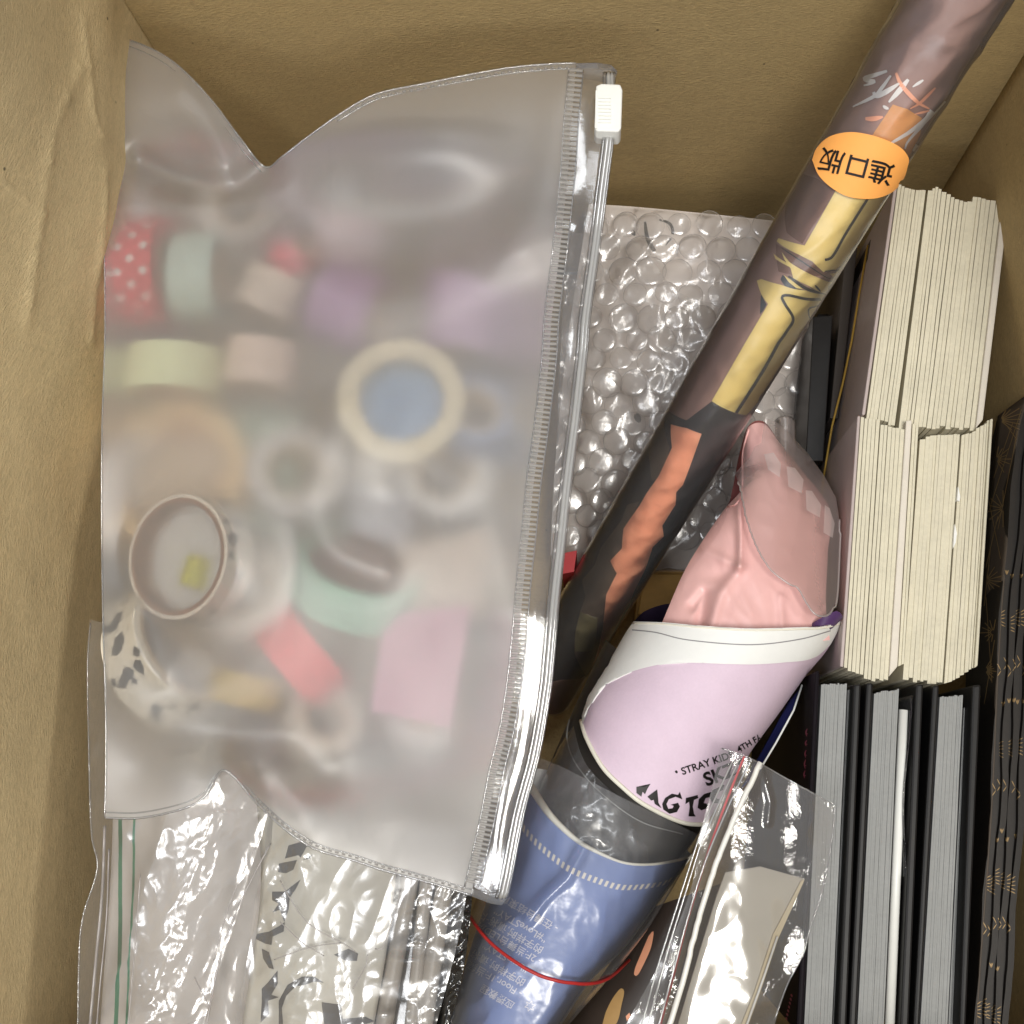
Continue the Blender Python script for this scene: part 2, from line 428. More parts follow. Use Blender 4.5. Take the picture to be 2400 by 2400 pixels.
# ------------------------------------------------------------------ the box
FLOOR = -24.0; TOP = 12.0
XL = P(248, 1000, 0).x; YB = P(1300, 95, -.5).y + .002; XR = .1975; YF = P(1200, 2620, 0).y - .02
tag(obj('floor', ([(-1.5, -1.5, (FLOOR - .6) * CM), (1.5, -1.5, (FLOOR - .6) * CM), (1.5, 1.5, (FLOOR - .6) * CM), (-1.5, 1.5, (FLOOR - .6) * CM)], [[0, 1, 2, 3]]), M['floor']), kind='structure')
box = thing('cardboard_box', 'open brown corrugated cardboard box holding all the stationery and books', 'box', (0, 0, FLOOR * CM))
CRE = [smooth_line(c) for c in [[(190, 40), (195, 120), (205, 200), (210, 260), (232, 320)], [(185, 160), (155, 230), (130, 300), (110, 400), (97, 500), (85, 580), (60, 760)],
       [(240, 400), (238, 560), (225, 660), (212, 800)], [(97, 500), (60, 470), (0, 420)]]]
def left_fn(u, v):                              # u along y (front->back), v down
    y = YF + (YB - YF) * u; z = (TOP - (TOP - FLOOR) * v) * CM
    k = max(0, min(1, (.245 - y) / .15)); k = k * k * (3 - 2 * k)
    x = XL - .0255 * k - .0012 * math.sin(u * 5) - .0018 * max(0, z / CM + 4) * k - .003 * max(0, z / CM) / 12
    p = Vector((x, y, z)); d = RC.transposed() @ (p - EYE)
    if d.z < -1e-3:
        q = (1200 - F * d.x / d.z, 1200 + F * d.y / d.z)
        if q[0] > -200:
            for i, c in enumerate(CRE):
                s = seg_dist(q, c); p.x += (.0008 + .0005 * noise.noise(Vector((q[0] / 30, q[1] / 40, i)))) * (math.exp(-(s / 4.5) ** 2) + .6 * math.exp(-(s / 20) ** 2)) * (1 if i != 3 else .5)
            p.x += .0003 * noise.noise(Vector((q[0] / 60, q[1] / 130, 1))) + .00012 * noise.noise(Vector((q[0] / 18 + q[1] / 40, q[1] / 30, 5)))
            if q[1] < 900: p.x += .004 * max(0, 1 - q[1] / 700) * gauss((q[0] - 235) / 40, 0) * .6
    return p
vf = grid(left_fn, 420, 170)
obj('side_panel', vf, M['card_left'], box, solid=.5)
def back_fn(u, v):
    x = XL - .004 + (XR - XL + .012) * u; z = (TOP - (TOP - FLOOR) * v) * CM
    y = YB + .002 * math.sin(u * 3.1) + .0008 * noise.noise(Vector((u * 5, v * 4, 2)))
    return Vector((x, y, z))
obj('end_panel', grid(back_fn, 90, 40), M['card'], box, solid=.5)
def right_fn(u, v):
    y = YB + (YF - YB) * u; z = (TOP - (TOP - FLOOR) * v) * CM
    return Vector((XR - .0055 * max(0, 1 - u / .45) + .001 * math.sin(u * 4), y, z))
obj('side_panel', grid(right_fn, 60, 30), M['card'], box, solid=.5)
obj('end_panel', grid(lambda u, v: Vector((XR + .006 - (XR - XL + .040) * u, YF, (TOP - (TOP - FLOOR) * v) * CM)), 20, 20), M['card'], box, solid=.5)
obj('bottom_panel', grid(lambda u, v: Vector((XL - .03 + (XR - XL + .03) * u, YB + (YF - YB) * v, FLOOR * CM)), 20, 20), M['card'], box, solid=.4)

# ------------------------------------------------------------------ books
def book_boards(t, tl, tr, bl, br, n, zt, zb, mat, name='page', jt=6, jb=6, gap=.10, tops=None, bots=None, zj=.06, jointmesh=False, wj=.35):
    tl, tr, bl, br = map(Vector, (tl, tr, bl, br))
    ws = [1 + random.uniform(-wj, wj) for _ in range(n)]; s = sum(ws); acc = 0; parts = []
    for i in range(n):
        a = acc / s; acc += ws[i]; b = acc / s - gap / n * random.uniform(.6, 1.5)
        oy = tops[i] if tops else random.uniform(-jt, jt); ob = bots[i] if bots else random.uniform(-jb, jb)
        q = [tl.lerp(tr, a), tl.lerp(tr, b), bl.lerp(br, b), bl.lerp(br, a)]
        q = [(q[0].x, q[0].y + oy), (q[1].x, q[1].y + oy), (q[2].x, q[2].y + ob), (q[3].x, q[3].y + ob)]
        z = zt + random.uniform(-zj, zj)
        # split lengthwise so the edge can wander a little
        m = 9; A = []; B = []
        for k in range(m):
            f = k / (m - 1); wob = .8 * noise.noise(Vector((i * 3.1, f * 4, zt)))
            A.append((q[0][0] * (1 - f) + q[3][0] * f + wob, q[0][1] * (1 - f) + q[3][1] * f))
            B.append((q[1][0] * (1 - f) + q[2][0] * f + wob, q[1][1] * (1 - f) + q[2][1] * f))
        vf = prism(A[::-1] + B, z, zb); vf = (vf[0], [list(reversed(f)) for f in vf[1]])
        parts.append(vf)
        if not jointmesh: obj(name, vf, mat, t, smooth=False)
    if jointmesh: obj(name, merge(*parts), mat, t, smooth=False, kind='stuff')
def cover(t, name, tl, tr, bl, br, zt, zb, mat, label=None, bev=.05):
    vf = prism([tl, tr, br, bl], zt, zb)
    o = obj(name, vf, mat, t, smooth=False, label=label)
    b = o.modifiers.new('soft_edge', 'BEVEL'); b.width = bev * CM; b.segments = 2; return o
def base_of(px, py, z): p = P(px, py, z); return (p.x, p.y, FLOOR * CM)
ZU, ZL, ZG = -7.5, -7.1, -6.8
t = thing('book', 'narrow cream-edged book at the back, beside the poster roll', 'book', base_of(2100, 700, ZU), 'cream-edged books')
cover(t, 'cover', (2096, 433), (2104, 433), (2020, 972), (2028, 972), ZU + .1, FLOOR, M['greycover'])
book_boards(t, (2105, 438), (2171, 446), (2030, 984), (2098, 996), 8, ZU, -22, M['cream'], tops=[-6, -3, 0, 1, 2, 2, 1, 0])
t = thing('book', 'thick cream-edged book at the back with ragged stepped top edge', 'book', base_of(2230, 700, ZU), 'cream-edged books')
book_boards(t, (2175, 452), (2347, 470), (2106, 1000), (2285, 1004), 17, ZU, -22, M['cream'], tops=[-6, -12, -16, -12, -6, -2, 4, 8, 10, 12, 10, -2, -2, 0, 2, 2, 3])
cover(t, 'cover', (2350, 470), (2369, 446), (2287, 1004), (2304, 984), ZU + .15, FLOOR, M['creamw'])
t = thing('book', 'cream-edged book with thick even boards and pale lilac back cover', 'book', base_of(2050, 1280, ZL), 'cream-edged books')
cover(t, 'cover', (2010, 974), (2017, 975), (1969, 1562), (1977, 1564), ZL + .1, FLOOR, M['greycover'])
book_boards(t, (2018, 985), (2121, 1003), (1978, 1568), (2082, 1590), 11, ZL, -22, M['cream'], tops=[-8, -6, -8, -8, -9, 2, 1, 3, 4, 3, 4], bots=[-4, 2, 2, 4, 4, 12, 12, 14, 6, 8, 4], gap=.14, wj=.12)
cover(t, 'cover', (2124, 985), (2138, 984), (2084, 1586), (2104, 1562), ZL + .12, FLOOR, M['creamw'])
book_boards(t, (2139, 990), (2153, 1004), (2105, 1566), (2119, 1560), 2, ZL + .05, -22, M['cream'])
t = thing('book', 'thick cream-edged book in front with rounded torn corner', 'book', base_of(2180, 1300, ZL), 'cream-edged books')
book_boards(t, (2156, 1022), (2250, 1018), (2116, 1592), (2209, 1602), 10, ZL - .15, -22, M['cream'], tops=[8, 2, 0, 0, -1, 0, 0, 0, -1, 0], gap=.04)
for pts in ([(2246, 1140), (2251, 1165), (2249, 1175), (2243, 1172)], [(2238, 1228), (2243, 1250), (2240, 1272), (2234, 1285), (2236, 1250)]):
    obj('torn_paper', prism(pts, ZL + .02, ZL - .3), M['paper'], t, smooth=False)
t = thing('book', 'slim cream-edged book nearest the black accordion album', 'book', base_of(2270, 1300, ZL), 'cream-edged books')
book_boards(t, (2254, 1020), (2320, 1000), (2213, 1600), (2284, 1580), 8, ZL - .05, -22, M['cream'], tops=[0, 0, 2, 0, -6, -8, -10, -16], bots=[2, 2, 0, -2, -6, -10, -14, -16], gap=.12)
cover(t, 'cover', (2321, 982), (2328, 980), (2284, 1566), (2292, 1560), ZL + .1, FLOOR, M['cream'])
# covers standing left of the upper cream books
t = thing('folder', 'dark grey folder with yellow edge standing beside the cream books', 'folder', base_of(2000, 760, -11))
cover(t, 'cover', (2040, 560), (2056, 560), (1992, 980), (2008, 980), -11.5, FLOOR, M['darkcover'])
yl = [P(2034, 575, -11.9), P(2012, 700, -12), P(1996, 800, -12.2), P(1975, 900, -12.5), P(1950, 1000, -12.9), P(1930, 1120, -13.4), P(1925, 1180, -13.6)]
obj('edge_piping', tube(yl, .055), M['yellowline'], t)
cover(t, 'inner_flap', (1985, 560), (2012, 560), (1945, 980), (1965, 980), -13, FLOOR, M['darkcover'])
t = thing('slipcase', 'plain black slipcase standing behind the clear plastic stick', 'case', base_of(1900, 800, -12.5))
cover(t, 'case', (1906, 742), (1952, 738), (1888, 1080), (1930, 1080), -12.6, FLOOR, M['black'])
cover(t, 'grey_insert', (1916, 735), (1962, 737), (1905, 1060), (1945, 1060), -16.5, FLOOR, M['black'])
# three grey-paged hardcovers
HB = [('hardcover_book', 'grey-paged black hardcover nearest the zip bag, pink lettering on its cover', (1925, 1603), (1985, 1603), (1884, 2420), (1949, 2420), 13,
       ((1912, 1572), (1922, 1573), (1866, 2420), (1882, 2420)), ((2002, 1604), (2019, 1602), (1964, 2420), (1984, 2420)), ((1987, 1617), (1999, 1618), (1951, 2420), (1963, 2420))),
      ('hardcover_book', 'grey-paged black hardcover between two others, beside the white rod', (2049, 1624), (2107, 1616), (2009, 2420), (2071, 2420), 12,
       ((2031, 1600), (2047, 1600), (1989, 2420), (2007, 2420)), ((2147, 1604), (2165, 1602), (2110, 2420), (2130, 2420)), None),
      ('hardcover_book', 'grey-paged black hardcover nearest the gold-lined accordion album', (2203, 1633), (2257, 1630), (2156, 2420), (2220, 2420), 12,
       ((2186, 1606), (2202, 1606), (2140, 2420), (2155, 2420)), ((2280, 1606), (2300, 1604), (2249, 2420), (2264, 2420)), ((2259, 1663), (2272, 1655), (2222, 2420), (2238, 2420)))]
for nm, lb, tl, tr, bl, br, n, c1, c2, lo in HB:
    t = thing(nm, lb, 'book', base_of((tl[0] + br[0]) / 2, 2000, ZG), 'grey-paged black hardcovers')
    book_boards(t, tl, tr, bl, br, n, ZG, -22, M['greypage'], name='pages', jt=2, jb=0, gap=.05, zj=.02, jointmesh=True, wj=.3)
    cover(t, 'cover', *c1, ZG + .35, FLOOR + .1, M['purpleblack'] if 'pink' in lb else M['black'], bev=.09)
    cover(t, 'cover', *c2, ZG + .35, FLOOR + .1, M['black'], bev=.09)
    if lo: book_boards(t, *lo, 5, ZG - .5, -22, M['greypage'], name='loose_leaves', jt=14, jb=0, gap=.35, jointmesh=True)
    if 'pink' in lb:
        cv = prism([c1[0], c1[1], c1[3], c1[2]], ZG + .35, FLOOR)
        tr_ = bvh(cv); st = []
        for k, (y, h) in enumerate([(1708, 18), (1735, 14), (1758, 18), (1780, 22), (1806, 18)]):
            x = 1893 - k * 1.2
            st.append(stroke([(x, y), (x - 3, y + h * .5), (x - 1, y + h)], 3, tr_)); st.append(stroke([(x - 4, y + h * .6), (x + 2, y + h * .7)], 2, tr_))
        for k in range(9): st.append(stroke([(1855 - k * 2, 2330 + k * 9), (1858 - k * 2, 2337 + k * 9)], 4, tr_))
        obj('cover_lettering', merge(*st[:10]), M['pinkink'], t, kind='stuff'); obj('cover_ornament', merge(*st[10:]), M['pinkink'], t, kind='stuff')
t = thing('rod', 'slim white rod standing between the grey-paged books', 'rod', base_of(2110, 1700, -8))
vf = tube([P(2117, 1664, ZG - .25), P(2084, 2430, ZG - .25)], .19, 14); obj('shaft', vf, M['white'], t)
def wavy(u, v):
    p = Vector((2138, 1629)).lerp(Vector((2104, 2420)), u); p.x += -7 * math.sin(u * 6.0) + 3 * math.sin(u * 15)
    q = P(p.x, p.y, ZG + .15); return Vector((q.x, q.y, (ZG + .15) * CM * (1 - v) + FLOOR * CM * v))
tag(obj('plastic_sleeve', grid(wavy, 60, 4), M['film'], base=base_of(2120, 2000, 0), solid=.02), 'clear plastic sleeve edge waving between the grey-paged books', 'sleeve')

# accordion album, right
t = thing('accordion_album', 'black accordion-folded album with gold line fans along the right wall', 'album', base_of(2350, 1500, -9))
AL = [(2338, 975), (2322, 1158), (2309, 1356), (2300, 1554), (2302, 1640), (2292, 1900), (2275, 2200), (2262, 2420)]
AR = [(2412, 920), (2385, 1026), (2366, 1224), (2348, 1400), (2335, 1620), (2322, 1900), (2300, 2200), (2285, 2420)]
panel = patch(Coons([AL[0], AR[0]], [AL[-1], AR[-1]], AL, AR), lambda u, v, x, y: -8.7 + 2.2 * u, 6, 60)
obj('front_panel', panel, M['accord'], t, smooth=True, solid=.06)
leaves = []
for k in range(7):
    f0 = k / 7
    def leaf(u, v, f0=f0, k=k):
        a = Curve(AR)(u); x = a.x + 2 + (2410 - 2330) * f0 * .95 + 2.5 * math.sin(u * 30 + k) + 1.5 * noise.noise(Vector((u * 30, k, 0))); y = a.y + (30 if k == 2 else 0)
        q = P(x, y, -6.5 - .25 * (k % 2)); s = (0, 1, 1, 0)[v]; dz = (0, 0, -4, -4)[v]
        return Vector((q.x + (.05 + .10 * (v in (1, 2))) * CM * 1.2, q.y, q.z + (dz if v > 1 else 0) * CM))
    V = []; Fc = []; nn = 90
    for i in range(nn + 1):
        for v in range(4):
            p = leaf(i / nn, v)
            if v in (0, 3): p.x -= .12 * CM
            V.append(p)
    for i in range(nn): Fc += [[i * 4 + j, i * 4 + (j + 1) % 4, i * 4 + 4 + (j + 1) % 4, i * 4 + 4 + j] for j in range(4)]
    leaves.append((V, Fc)); obj('leaf', (V, Fc), M['accordb'], t, smooth=False)
tr_ = bvh(panel, *leaves); g = []
for cx, cy_, r, a0, a1 in ((2336, 1076, 34, -80, 60), (2352, 1192, 40, 90, 270), (2313, 1360, 34, -80, 70), (2329, 1482, 30, 100, 280), (2345, 985, 50, -60, 40), (2310, 1570, 26, -60, 60)):
    for k in range(8):
        a = math.radians(a0 + (a1 - a0) * k / 7); rr = r * random.uniform(.7, 1.15)
        g.append(stroke([(cx + 5 * math.cos(a), cy_ + 5 * math.sin(a)), (cx + rr * math.cos(a), cy_ + rr * math.sin(a))], 2.0, tr_, taper=False))
for a, b in (((2395, 960), (2318, 1200)), ((2375, 990), (2330, 1120)), ((2318, 1170), (2346, 1310)), ((2340, 1210), (2312, 1330)), ((2312, 1400), (2326, 1600)), ((2332, 1500), (2308, 1650)), ((2322, 1290), (2308, 1420)), ((2386, 1010), (2340, 1240)), ((2362, 1000), (2384, 1030))):
    g.append(stroke([a, b], 1.5, tr_, taper=False))
for n_, y0 in enumerate((1345, 1455, 1560, 1640, 1760, 1850, 1960, 2065, 2170, 2265, 2370)):
    for k in range(6):
        xx = Curve(AR)((y0 - 920) / 1500).x + 6 + k * 11.5 + random.uniform(-2, 2); yy = y0 + random.uniform(-12, 12)
        if random.random() < .22: continue
        if n_ % 3 == 1:
            for a in range(-2, 3): g.append(stroke([(xx - 5, yy + a * 7), (xx + 5, yy + a * 10 + random.uniform(-2, 2))], 2.2, tr_))
        elif n_ % 3 == 0:
            for s_ in (-1, 0, 1): g.append(stroke([(xx, yy + 5), (xx + 4 * s_, yy - 6)], 2.4, tr_))
        else:
            g.append(stroke([(xx - 5, yy - 14), (xx + 2, yy)], 2.2, tr_)); g.append(stroke([(xx - 5, yy + 14), (xx + 3, yy + 2)], 2.2, tr_))
obj('gold_fan_lines', merge(*g), M['gold'], t, kind='stuff')

# ------------------------------------------------------------------ bubble wrap parcel
t = thing('bubble_wrap_parcel', 'bubble-wrapped parcel behind the rolled poster against the back wall', 'parcel', base_of(1580, 900, -13))
bw = Coons([(1380, 478), (1480, 484), (1620, 497), (1800, 516), (1900, 530)], [(1290, 1300), (1350, 1352), (1420, 1318), (1500, 1362), (1570, 1330), (1680, 1385), (1850, 1370)],
           [(1380, 478), (1330, 800), (1300, 1100), (1290, 1300)], [(1900, 530), (1895, 800), (1885, 900), (1850, 1370)])
def bz(u, v, x, y): return -13.4 - 6.6 * max(0, min(1, v)) + 1.2 * math.sin(math.pi * min(1, max(0, u))) * (.3 + .7 * max(0, math.sin(math.pi * max(0, min(1, v)))) ** .5) + crinkle(x, y, 3, 1 / 110, .40)
inner = patch(bw, lambda u, v, x, y: bz(u, v, x, y) - .55, 40, 50); sheet = patch(bw, bz, 110, 130)
obj('wrapped_contents', inner, M['parcel'], t)
obj('film_sheet', sheet, M['bubble'], t)
sh2 = patch(Coons([(1330, 545), (1480, 560), (1600, 690), (1780, 720)], [(1290, 1345), (1450, 1335), (1600, 1340), (1800, 1330)], [(1330, 545), (1310, 900), (1290, 1345)], [(1780, 720), (1790, 1000), (1800, 1330)]),
            lambda u, v, x, y: bz((x - 1330) / 560, (y - 480) / 870, x, y) + .35 + crinkle(x, y, 9, 1 / 70, .18), 90, 110)
obj('film_flap', sh2, M['bubble'], t)
tr_ = bvh(sheet, sh2)
for dk in (stroke([(1512, 520), (1518, 560), (1535, 590), (1520, 565), (1512, 545)], 10, bvh(inner)), stroke([(1545, 515), (1570, 525), (1576, 550), (1560, 575)], 7, bvh(inner)), stroke([(1490, 970), (1500, 990)], 16, bvh(inner)), stroke([(1480, 540), (1488, 552)], 10, bvh(inner))): obj('dark_print', dk, M['parcel_dark'], t)
R0 = .72
prof = []
bm_v = []; bm_f = []
rings = [(1.0, 0), (1.02, .14), (.93, .30), (.7, .42), (.35, .47)]
for r, h in rings: bm_v += [Vector((r * R0 * math.cos(a * math.pi / 8), r * R0 * math.sin(a * math.pi / 8), h * .7)) * CM for a in range(16)]
bm_v.append(Vector((0, 0, .49 * .7 * CM)))
for j in range(len(rings) - 1): bm_f += [[j * 16 + k, j * 16 + (k + 1) % 16, (j + 1) * 16 + (k + 1) % 16, (j + 1) * 16 + k] for k in range(16)]
bm_f += [[(len(rings) - 1) * 16 + k, (len(rings) - 1) * 16 + (k + 1) % 16, len(bm_v) - 1] for k in range(16)]
bub = D.meshes.new('bubble'); bub.from_pydata([tuple(v) for v in bm_v], [], bm_f); bub.materials.append(M['bubble_cell'])
bub.polygons.foreach_set('use_smooth', [True] * len(bub.polygons))
rl = root_loc(t); cnt = 0
for j in range(16):
    for i in range(11):
        px = 1330 + i * 66 - j * 1.5 + (33 if j % 2 else 0) + random.uniform(-6, 6); py = 528 + j * 56 - j * j * .5 + random.uniform(-6, 6)
        if px > 1880 or px < 1320 or (px - 1320) < (900 - py) * .12: continue
        d = ray(px, py); h = tr_.ray_cast(EYE, d)
        if h[0] is None: continue
        o = D.objects.new('bubble', bub); C.objects.link(o); o.parent = t
        n = h[1] if h[1].z > 0 else -h[1]
        n = (n + Vector((random.uniform(-.15, .15), random.uniform(-.15, .15), 1.2))).normalized()
        q = n.to_track_quat('Z', 'Y'); s = random.uniform(.82, 1.12)
        o.matrix_basis = Matrix.Translation(h[0] - rl) @ q.to_matrix().to_4x4() @ Matrix.Diagonal((s, s, s * random.uniform(.25, .6), 1)); cnt += 1
# gold-brown block standing in for the box floor, and a red packet
t = thing('floor_block', 'gold-brown block standing in for the box floor in the dark gap below the bubble wrap', 'box', base_of(1560, 1400, -19))
cover(t, 'carton', (1500, 1335), (1640, 1335), (1480, 1520), (1640, 1520), -19.5, FLOOR + .2, pm('gold_brown_card', (150, 112, 52), .6, .08, .2))
cover(t, 'floor_block_top', (1510, 1345), (1620, 1345), (1495, 1440), (1615, 1440), -19.2, -19.45, pm('gold_brown_top', (160, 122, 58), .6, .08, .2))
tag(obj('red_packet', prism([(1322, 1296), (1352, 1290), (1345, 1340), (1318, 1345)], -15.5, -20), pm('red_card', (170, 40, 44), .5, .05, .1), base=base_of(1335, 1310, -18), smooth=False), 'small red packet peeking out beside the zip rail', 'packet')

# ------------------------------------------------------------------ poster in film
A = P(2236, 0, 5.0); B = P(1402, 1400, -16.6); AX = (B - A).normalized()
A = A - AX * .05; B2 = B + AX * .075
def cyl(A, B, R, nl, nc, disp=None):
    ax = (B - A).normalized(); L = (B - A).length
    u = ax.cross(Vector((0, 0, 1))).normalized(); v = u.cross(ax)
    def fn(s, q):
        a = 2 * math.pi * s
        r = R + (disp(s, q) if disp else 0)
        return A + ax * L * q + (u * math.cos(a) + v * math.sin(a)) * r * CM
    return grid(fn, nc, nl)
RT = 1.66
t = thing('rolled_poster', 'long mauve-brown rolled poster in clear film with a round orange sticker', 'poster', (B2.x, B2.y, B2.z))
core = cyl(A, B2, RT, 2, 200)
obj('poster', core, M['mauve'], t)
tr_ = bvh(core)
def wrapd(s, q):
    k = 3.0 - 2.3 * max(0, min(1, (q - .12) / .12))
    return .105 + max(0, .06 * k * ridged(s * 9, q * 26 + s * 6, 1.0, 4)) * (.5 + .5 * noise.noise(Vector((s * 5, q * 9, 8)))) + .016 * noise.noise(Vector((s * 22, q * 60, 3)))
obj('film_wrapper', cyl(A, B2, RT, 420, 130, wrapd), M['filmt'], t)
Z3 = lambda pts: [(1600 + x / 2.415, y / 2.415) for x, y in pts]
Z5 = lambda pts: [(800 + x / 2.415, 800 + y / 2.415) for x, y in pts]
Z11 = lambda pts: [(1700 + x / 2.76, 100 + y / 2.76) for x, y in pts]
Z14 = lambda pts: [(1350 + x / 3.22, 450 + y / 3.22) for x, y in pts]
dark = [(1560, 960), (1610, 985), (1669, 940), (1754, 979), (1700, 1130), (1560, 1360), (1420, 1600), (1240, 1600), (1320, 1340), (1430, 1180), (1500, 1040)]
obj('black_print', decal(dark, tr_, .03), M['tubeblack'], t)
obj('brown_print', merge(decal(Z5([(1690, 905), (1620, 925), (1590, 1010), (1530, 1090), (1470, 1170), (1440, 1260), (1400, 1310), (1365, 1350), (1385, 1440), (1350, 1540), (1325, 1650), (1320, 1760), (1380, 1900), (1440, 1850), (1560, 1500), (1640, 1000)]), tr_, .034),
                         decal(Z5([(1830, 430), (1790, 470), (1755, 560), (1750, 690), (1760, 790), (1790, 780), (1840, 700), (1860, 600)]), tr_, .034)), M['brown'], t)
obj('olive_print', decal(Z5([(1355, 1530), (1325, 1650), (1322, 1750), (1425, 1745), (1445, 1640), (1450, 1560)]), tr_, .046), M['olive'], t)
orange = Z5([(1870, 470), (1875, 600), (1800, 760), (1730, 860), (1690, 930), (1640, 1000), (1600, 1060), (1590, 1170), (1525, 1240), (1560, 1310), (1500, 1430), (1480, 1600), (1455, 1720), (1415, 1835), (1470, 1760), (1570, 1580), (1625, 1480), (1650, 1420), (1720, 1280), (1760, 1160), (1822, 1100), (1815, 1040), (1890, 920), (1895, 850), (1932, 810), (1975, 700), (2040, 520), (1960, 490)])
obj('orange_print', decal(orange, tr_, .058), M['orange'], t)
obj('navy_print', merge(decal(Z14([(1400, 770), (1440, 850), (1410, 900), (1390, 920), (1395, 830)]), tr_, .034), decal(Z14([(1560, 625), (1640, 670), (1715, 730), (1660, 738), (1580, 710), (1545, 660)]), tr_, .034)), M['navy'], t)
obj('warm_brown_print', merge(decal(Z11([(500, 850), (440, 930), (400, 1040), (400, 1230), (500, 1300), (560, 1200), (720, 960), (600, 880)]), tr_, .030), decal(Z11([(330, 1300), (345, 1480), (430, 1500), (640, 1500), (690, 1470), (480, 1370)]), tr_, .030)), pm('warm_brown_ink', (128, 88, 72), .45, .12, 0), t)
yel = [Z11([(730, 930), (515, 1310), (430, 1290), (350, 1266), (338, 1285), (370, 1312), (480, 1370), (560, 1410), (630, 1480), (660, 1468), (790, 1462), (960, 1200), (1100, 950), (900, 900)]),
       Z11([(316, 1364), (350, 1392), (450, 1448), (600, 1530), (655, 1556), (640, 1566), (560, 1530), (430, 1455), (330, 1400)]),
       Z11([(370, 1355), (420, 1420), (520, 1480), (640, 1535), (720, 1565), (690, 1600), (640, 1620), (540, 1570), (440, 1520), (425, 1460), (385, 1400)]),
       Z11([(380, 1500), (430, 1535), (500, 1590), (460, 1585), (410, 1545)]),
       Z11([(670, 1490), (720, 1478), (780, 1466), (770, 1500), (690, 1510), (680, 1500)]),
       [(1776, 658), (1786, 654), (1832, 667), (1860, 676), (1886, 679), (1940, 694), (1975, 690), (1905, 790), (1840, 900), (1758, 980), (1712, 962), (1669, 939), (1749, 800), (1801, 712), (1786, 690)]]
obj('yellow_print', merge(*[decal(q, tr_, .058) for q in yel]), M['yellow'], t)
ln = [stroke(Z11([(915, 1005), (780, 1220), (690, 1375), (640, 1400)]), 6, tr_, .074, False),
      stroke(Z3([(810, 1690), (700, 1688), (600, 1668), (563, 1678), (580, 1720), (622, 1800), (585, 1870), (540, 1935)]), 6.5, tr_, .074, False),
      stroke([(1824, 800), (1785, 870), (1724, 966)], 7, tr_, .074, False),
      stroke(Z3([(800, 1720), (740, 1730), (706, 1752), (720, 1830)]), 4, tr_, .074), stroke(Z3([(560, 1400), (680, 1480), (800, 1560), (830, 1570)]), 3, tr_, .074),
      stroke(Z3([(600, 1560), (700, 1630), (800, 1660)]), 7, tr_, .074), stroke(Z3([(745, 1610), (775, 1645)]), 5, tr_, .074), stroke(Z3([(800, 1530), (850, 1525), (905, 1522)]), 3, tr_, .074)]
obj('line_print', merge(*ln), M['ink'], t)
obj('amber_print', decal(Z3([(1190, 590), (1270, 615), (1350, 665), (1340, 760), (1280, 880), (1070, 770), (1130, 680)]), tr_, .04), M['orange2'], t)
S = lambda p, w_: stroke(Z3(p), w_ * 1.7, tr_, .072)
obj('white_scribble', merge(S([(1162, 403), (1100, 425), (1042, 445), (1050, 458), (1092, 462), (1062, 478), (1032, 487)], 6), S([(1182, 428), (1130, 500), (1090, 545), (970, 607)], 5), S([(1085, 522), (1100, 545), (1140, 528), (1200, 490), (1228, 470)], 7),
     S([(1278, 448), (1220, 520), (1168, 578)], 7), S([(1155, 600), (1146, 616)], 9), S([(1360, 450), (1300, 490)], 4), S([(1178, 806), (1290, 735), (1390, 650), (1400, 622), (1350, 700), (1270, 795), (1252, 838)], 6), S([(1432, 652), (1380, 735), (1315, 820), (1296, 850)], 7), S([(1568, 458), (1450, 600), (1340, 720)], 2.5), S([(1440, 700), (1370, 760), (1330, 830)], 3)), M['whiteink'], t)
obj('orange_scribble', merge(S([(1210, 412), (1240, 480), (1320, 570), (1390, 612)], 6), S([(1425, 493), (1340, 578), (1285, 612)], 4), S([(1390, 622), (1310, 642)], 3), S([(1038, 672), (1080, 672), (1135, 660)], 7)), M['orange'], t)
big = cyl(A, B2, RT + .24, 2, 200); trs = bvh(big)
sp = Z3([(735, 905), (760, 840), (830, 775), (940, 748), (1050, 760), (1160, 795), (1240, 840), (1278, 895), (1272, 940), (1250, 1010), (1200, 1075), (1120, 1115), (1030, 1125), (930, 1110), (840, 1060), (770, 990)])
st = obj('sticker', decal(sp, trs, .02, 10, True), M['sticker'], t)
u_ = Vector((-.955, -.225)); up_ = Vector((-.27, .96))
obj('sticker_lettering', merge(*[text_vf(ch, o_, u_, 58, trs, .05, up=up_, cuts=2, bold=.012) for ch, o_ in (('進', (2098, 390)), ('口', (2043, 377)), ('版', (1984, 363)))]), M['ink'], t)

# ------------------------------------------------------------------ rolls in the middle: black, lavender, blue
def half_roll(cn, zc, rz, nu, nv, sign=1):
    us = [(1 - math.cos(math.pi * i / nu)) / 2 for i in range(nu + 1)]
    def zf(u, v, x, y): return zc(v) + sign * rz(v) * math.sqrt(max(0, 1 - (2 * u - 1) ** 2))
    return patch(cn, zf, nu, nv, us)
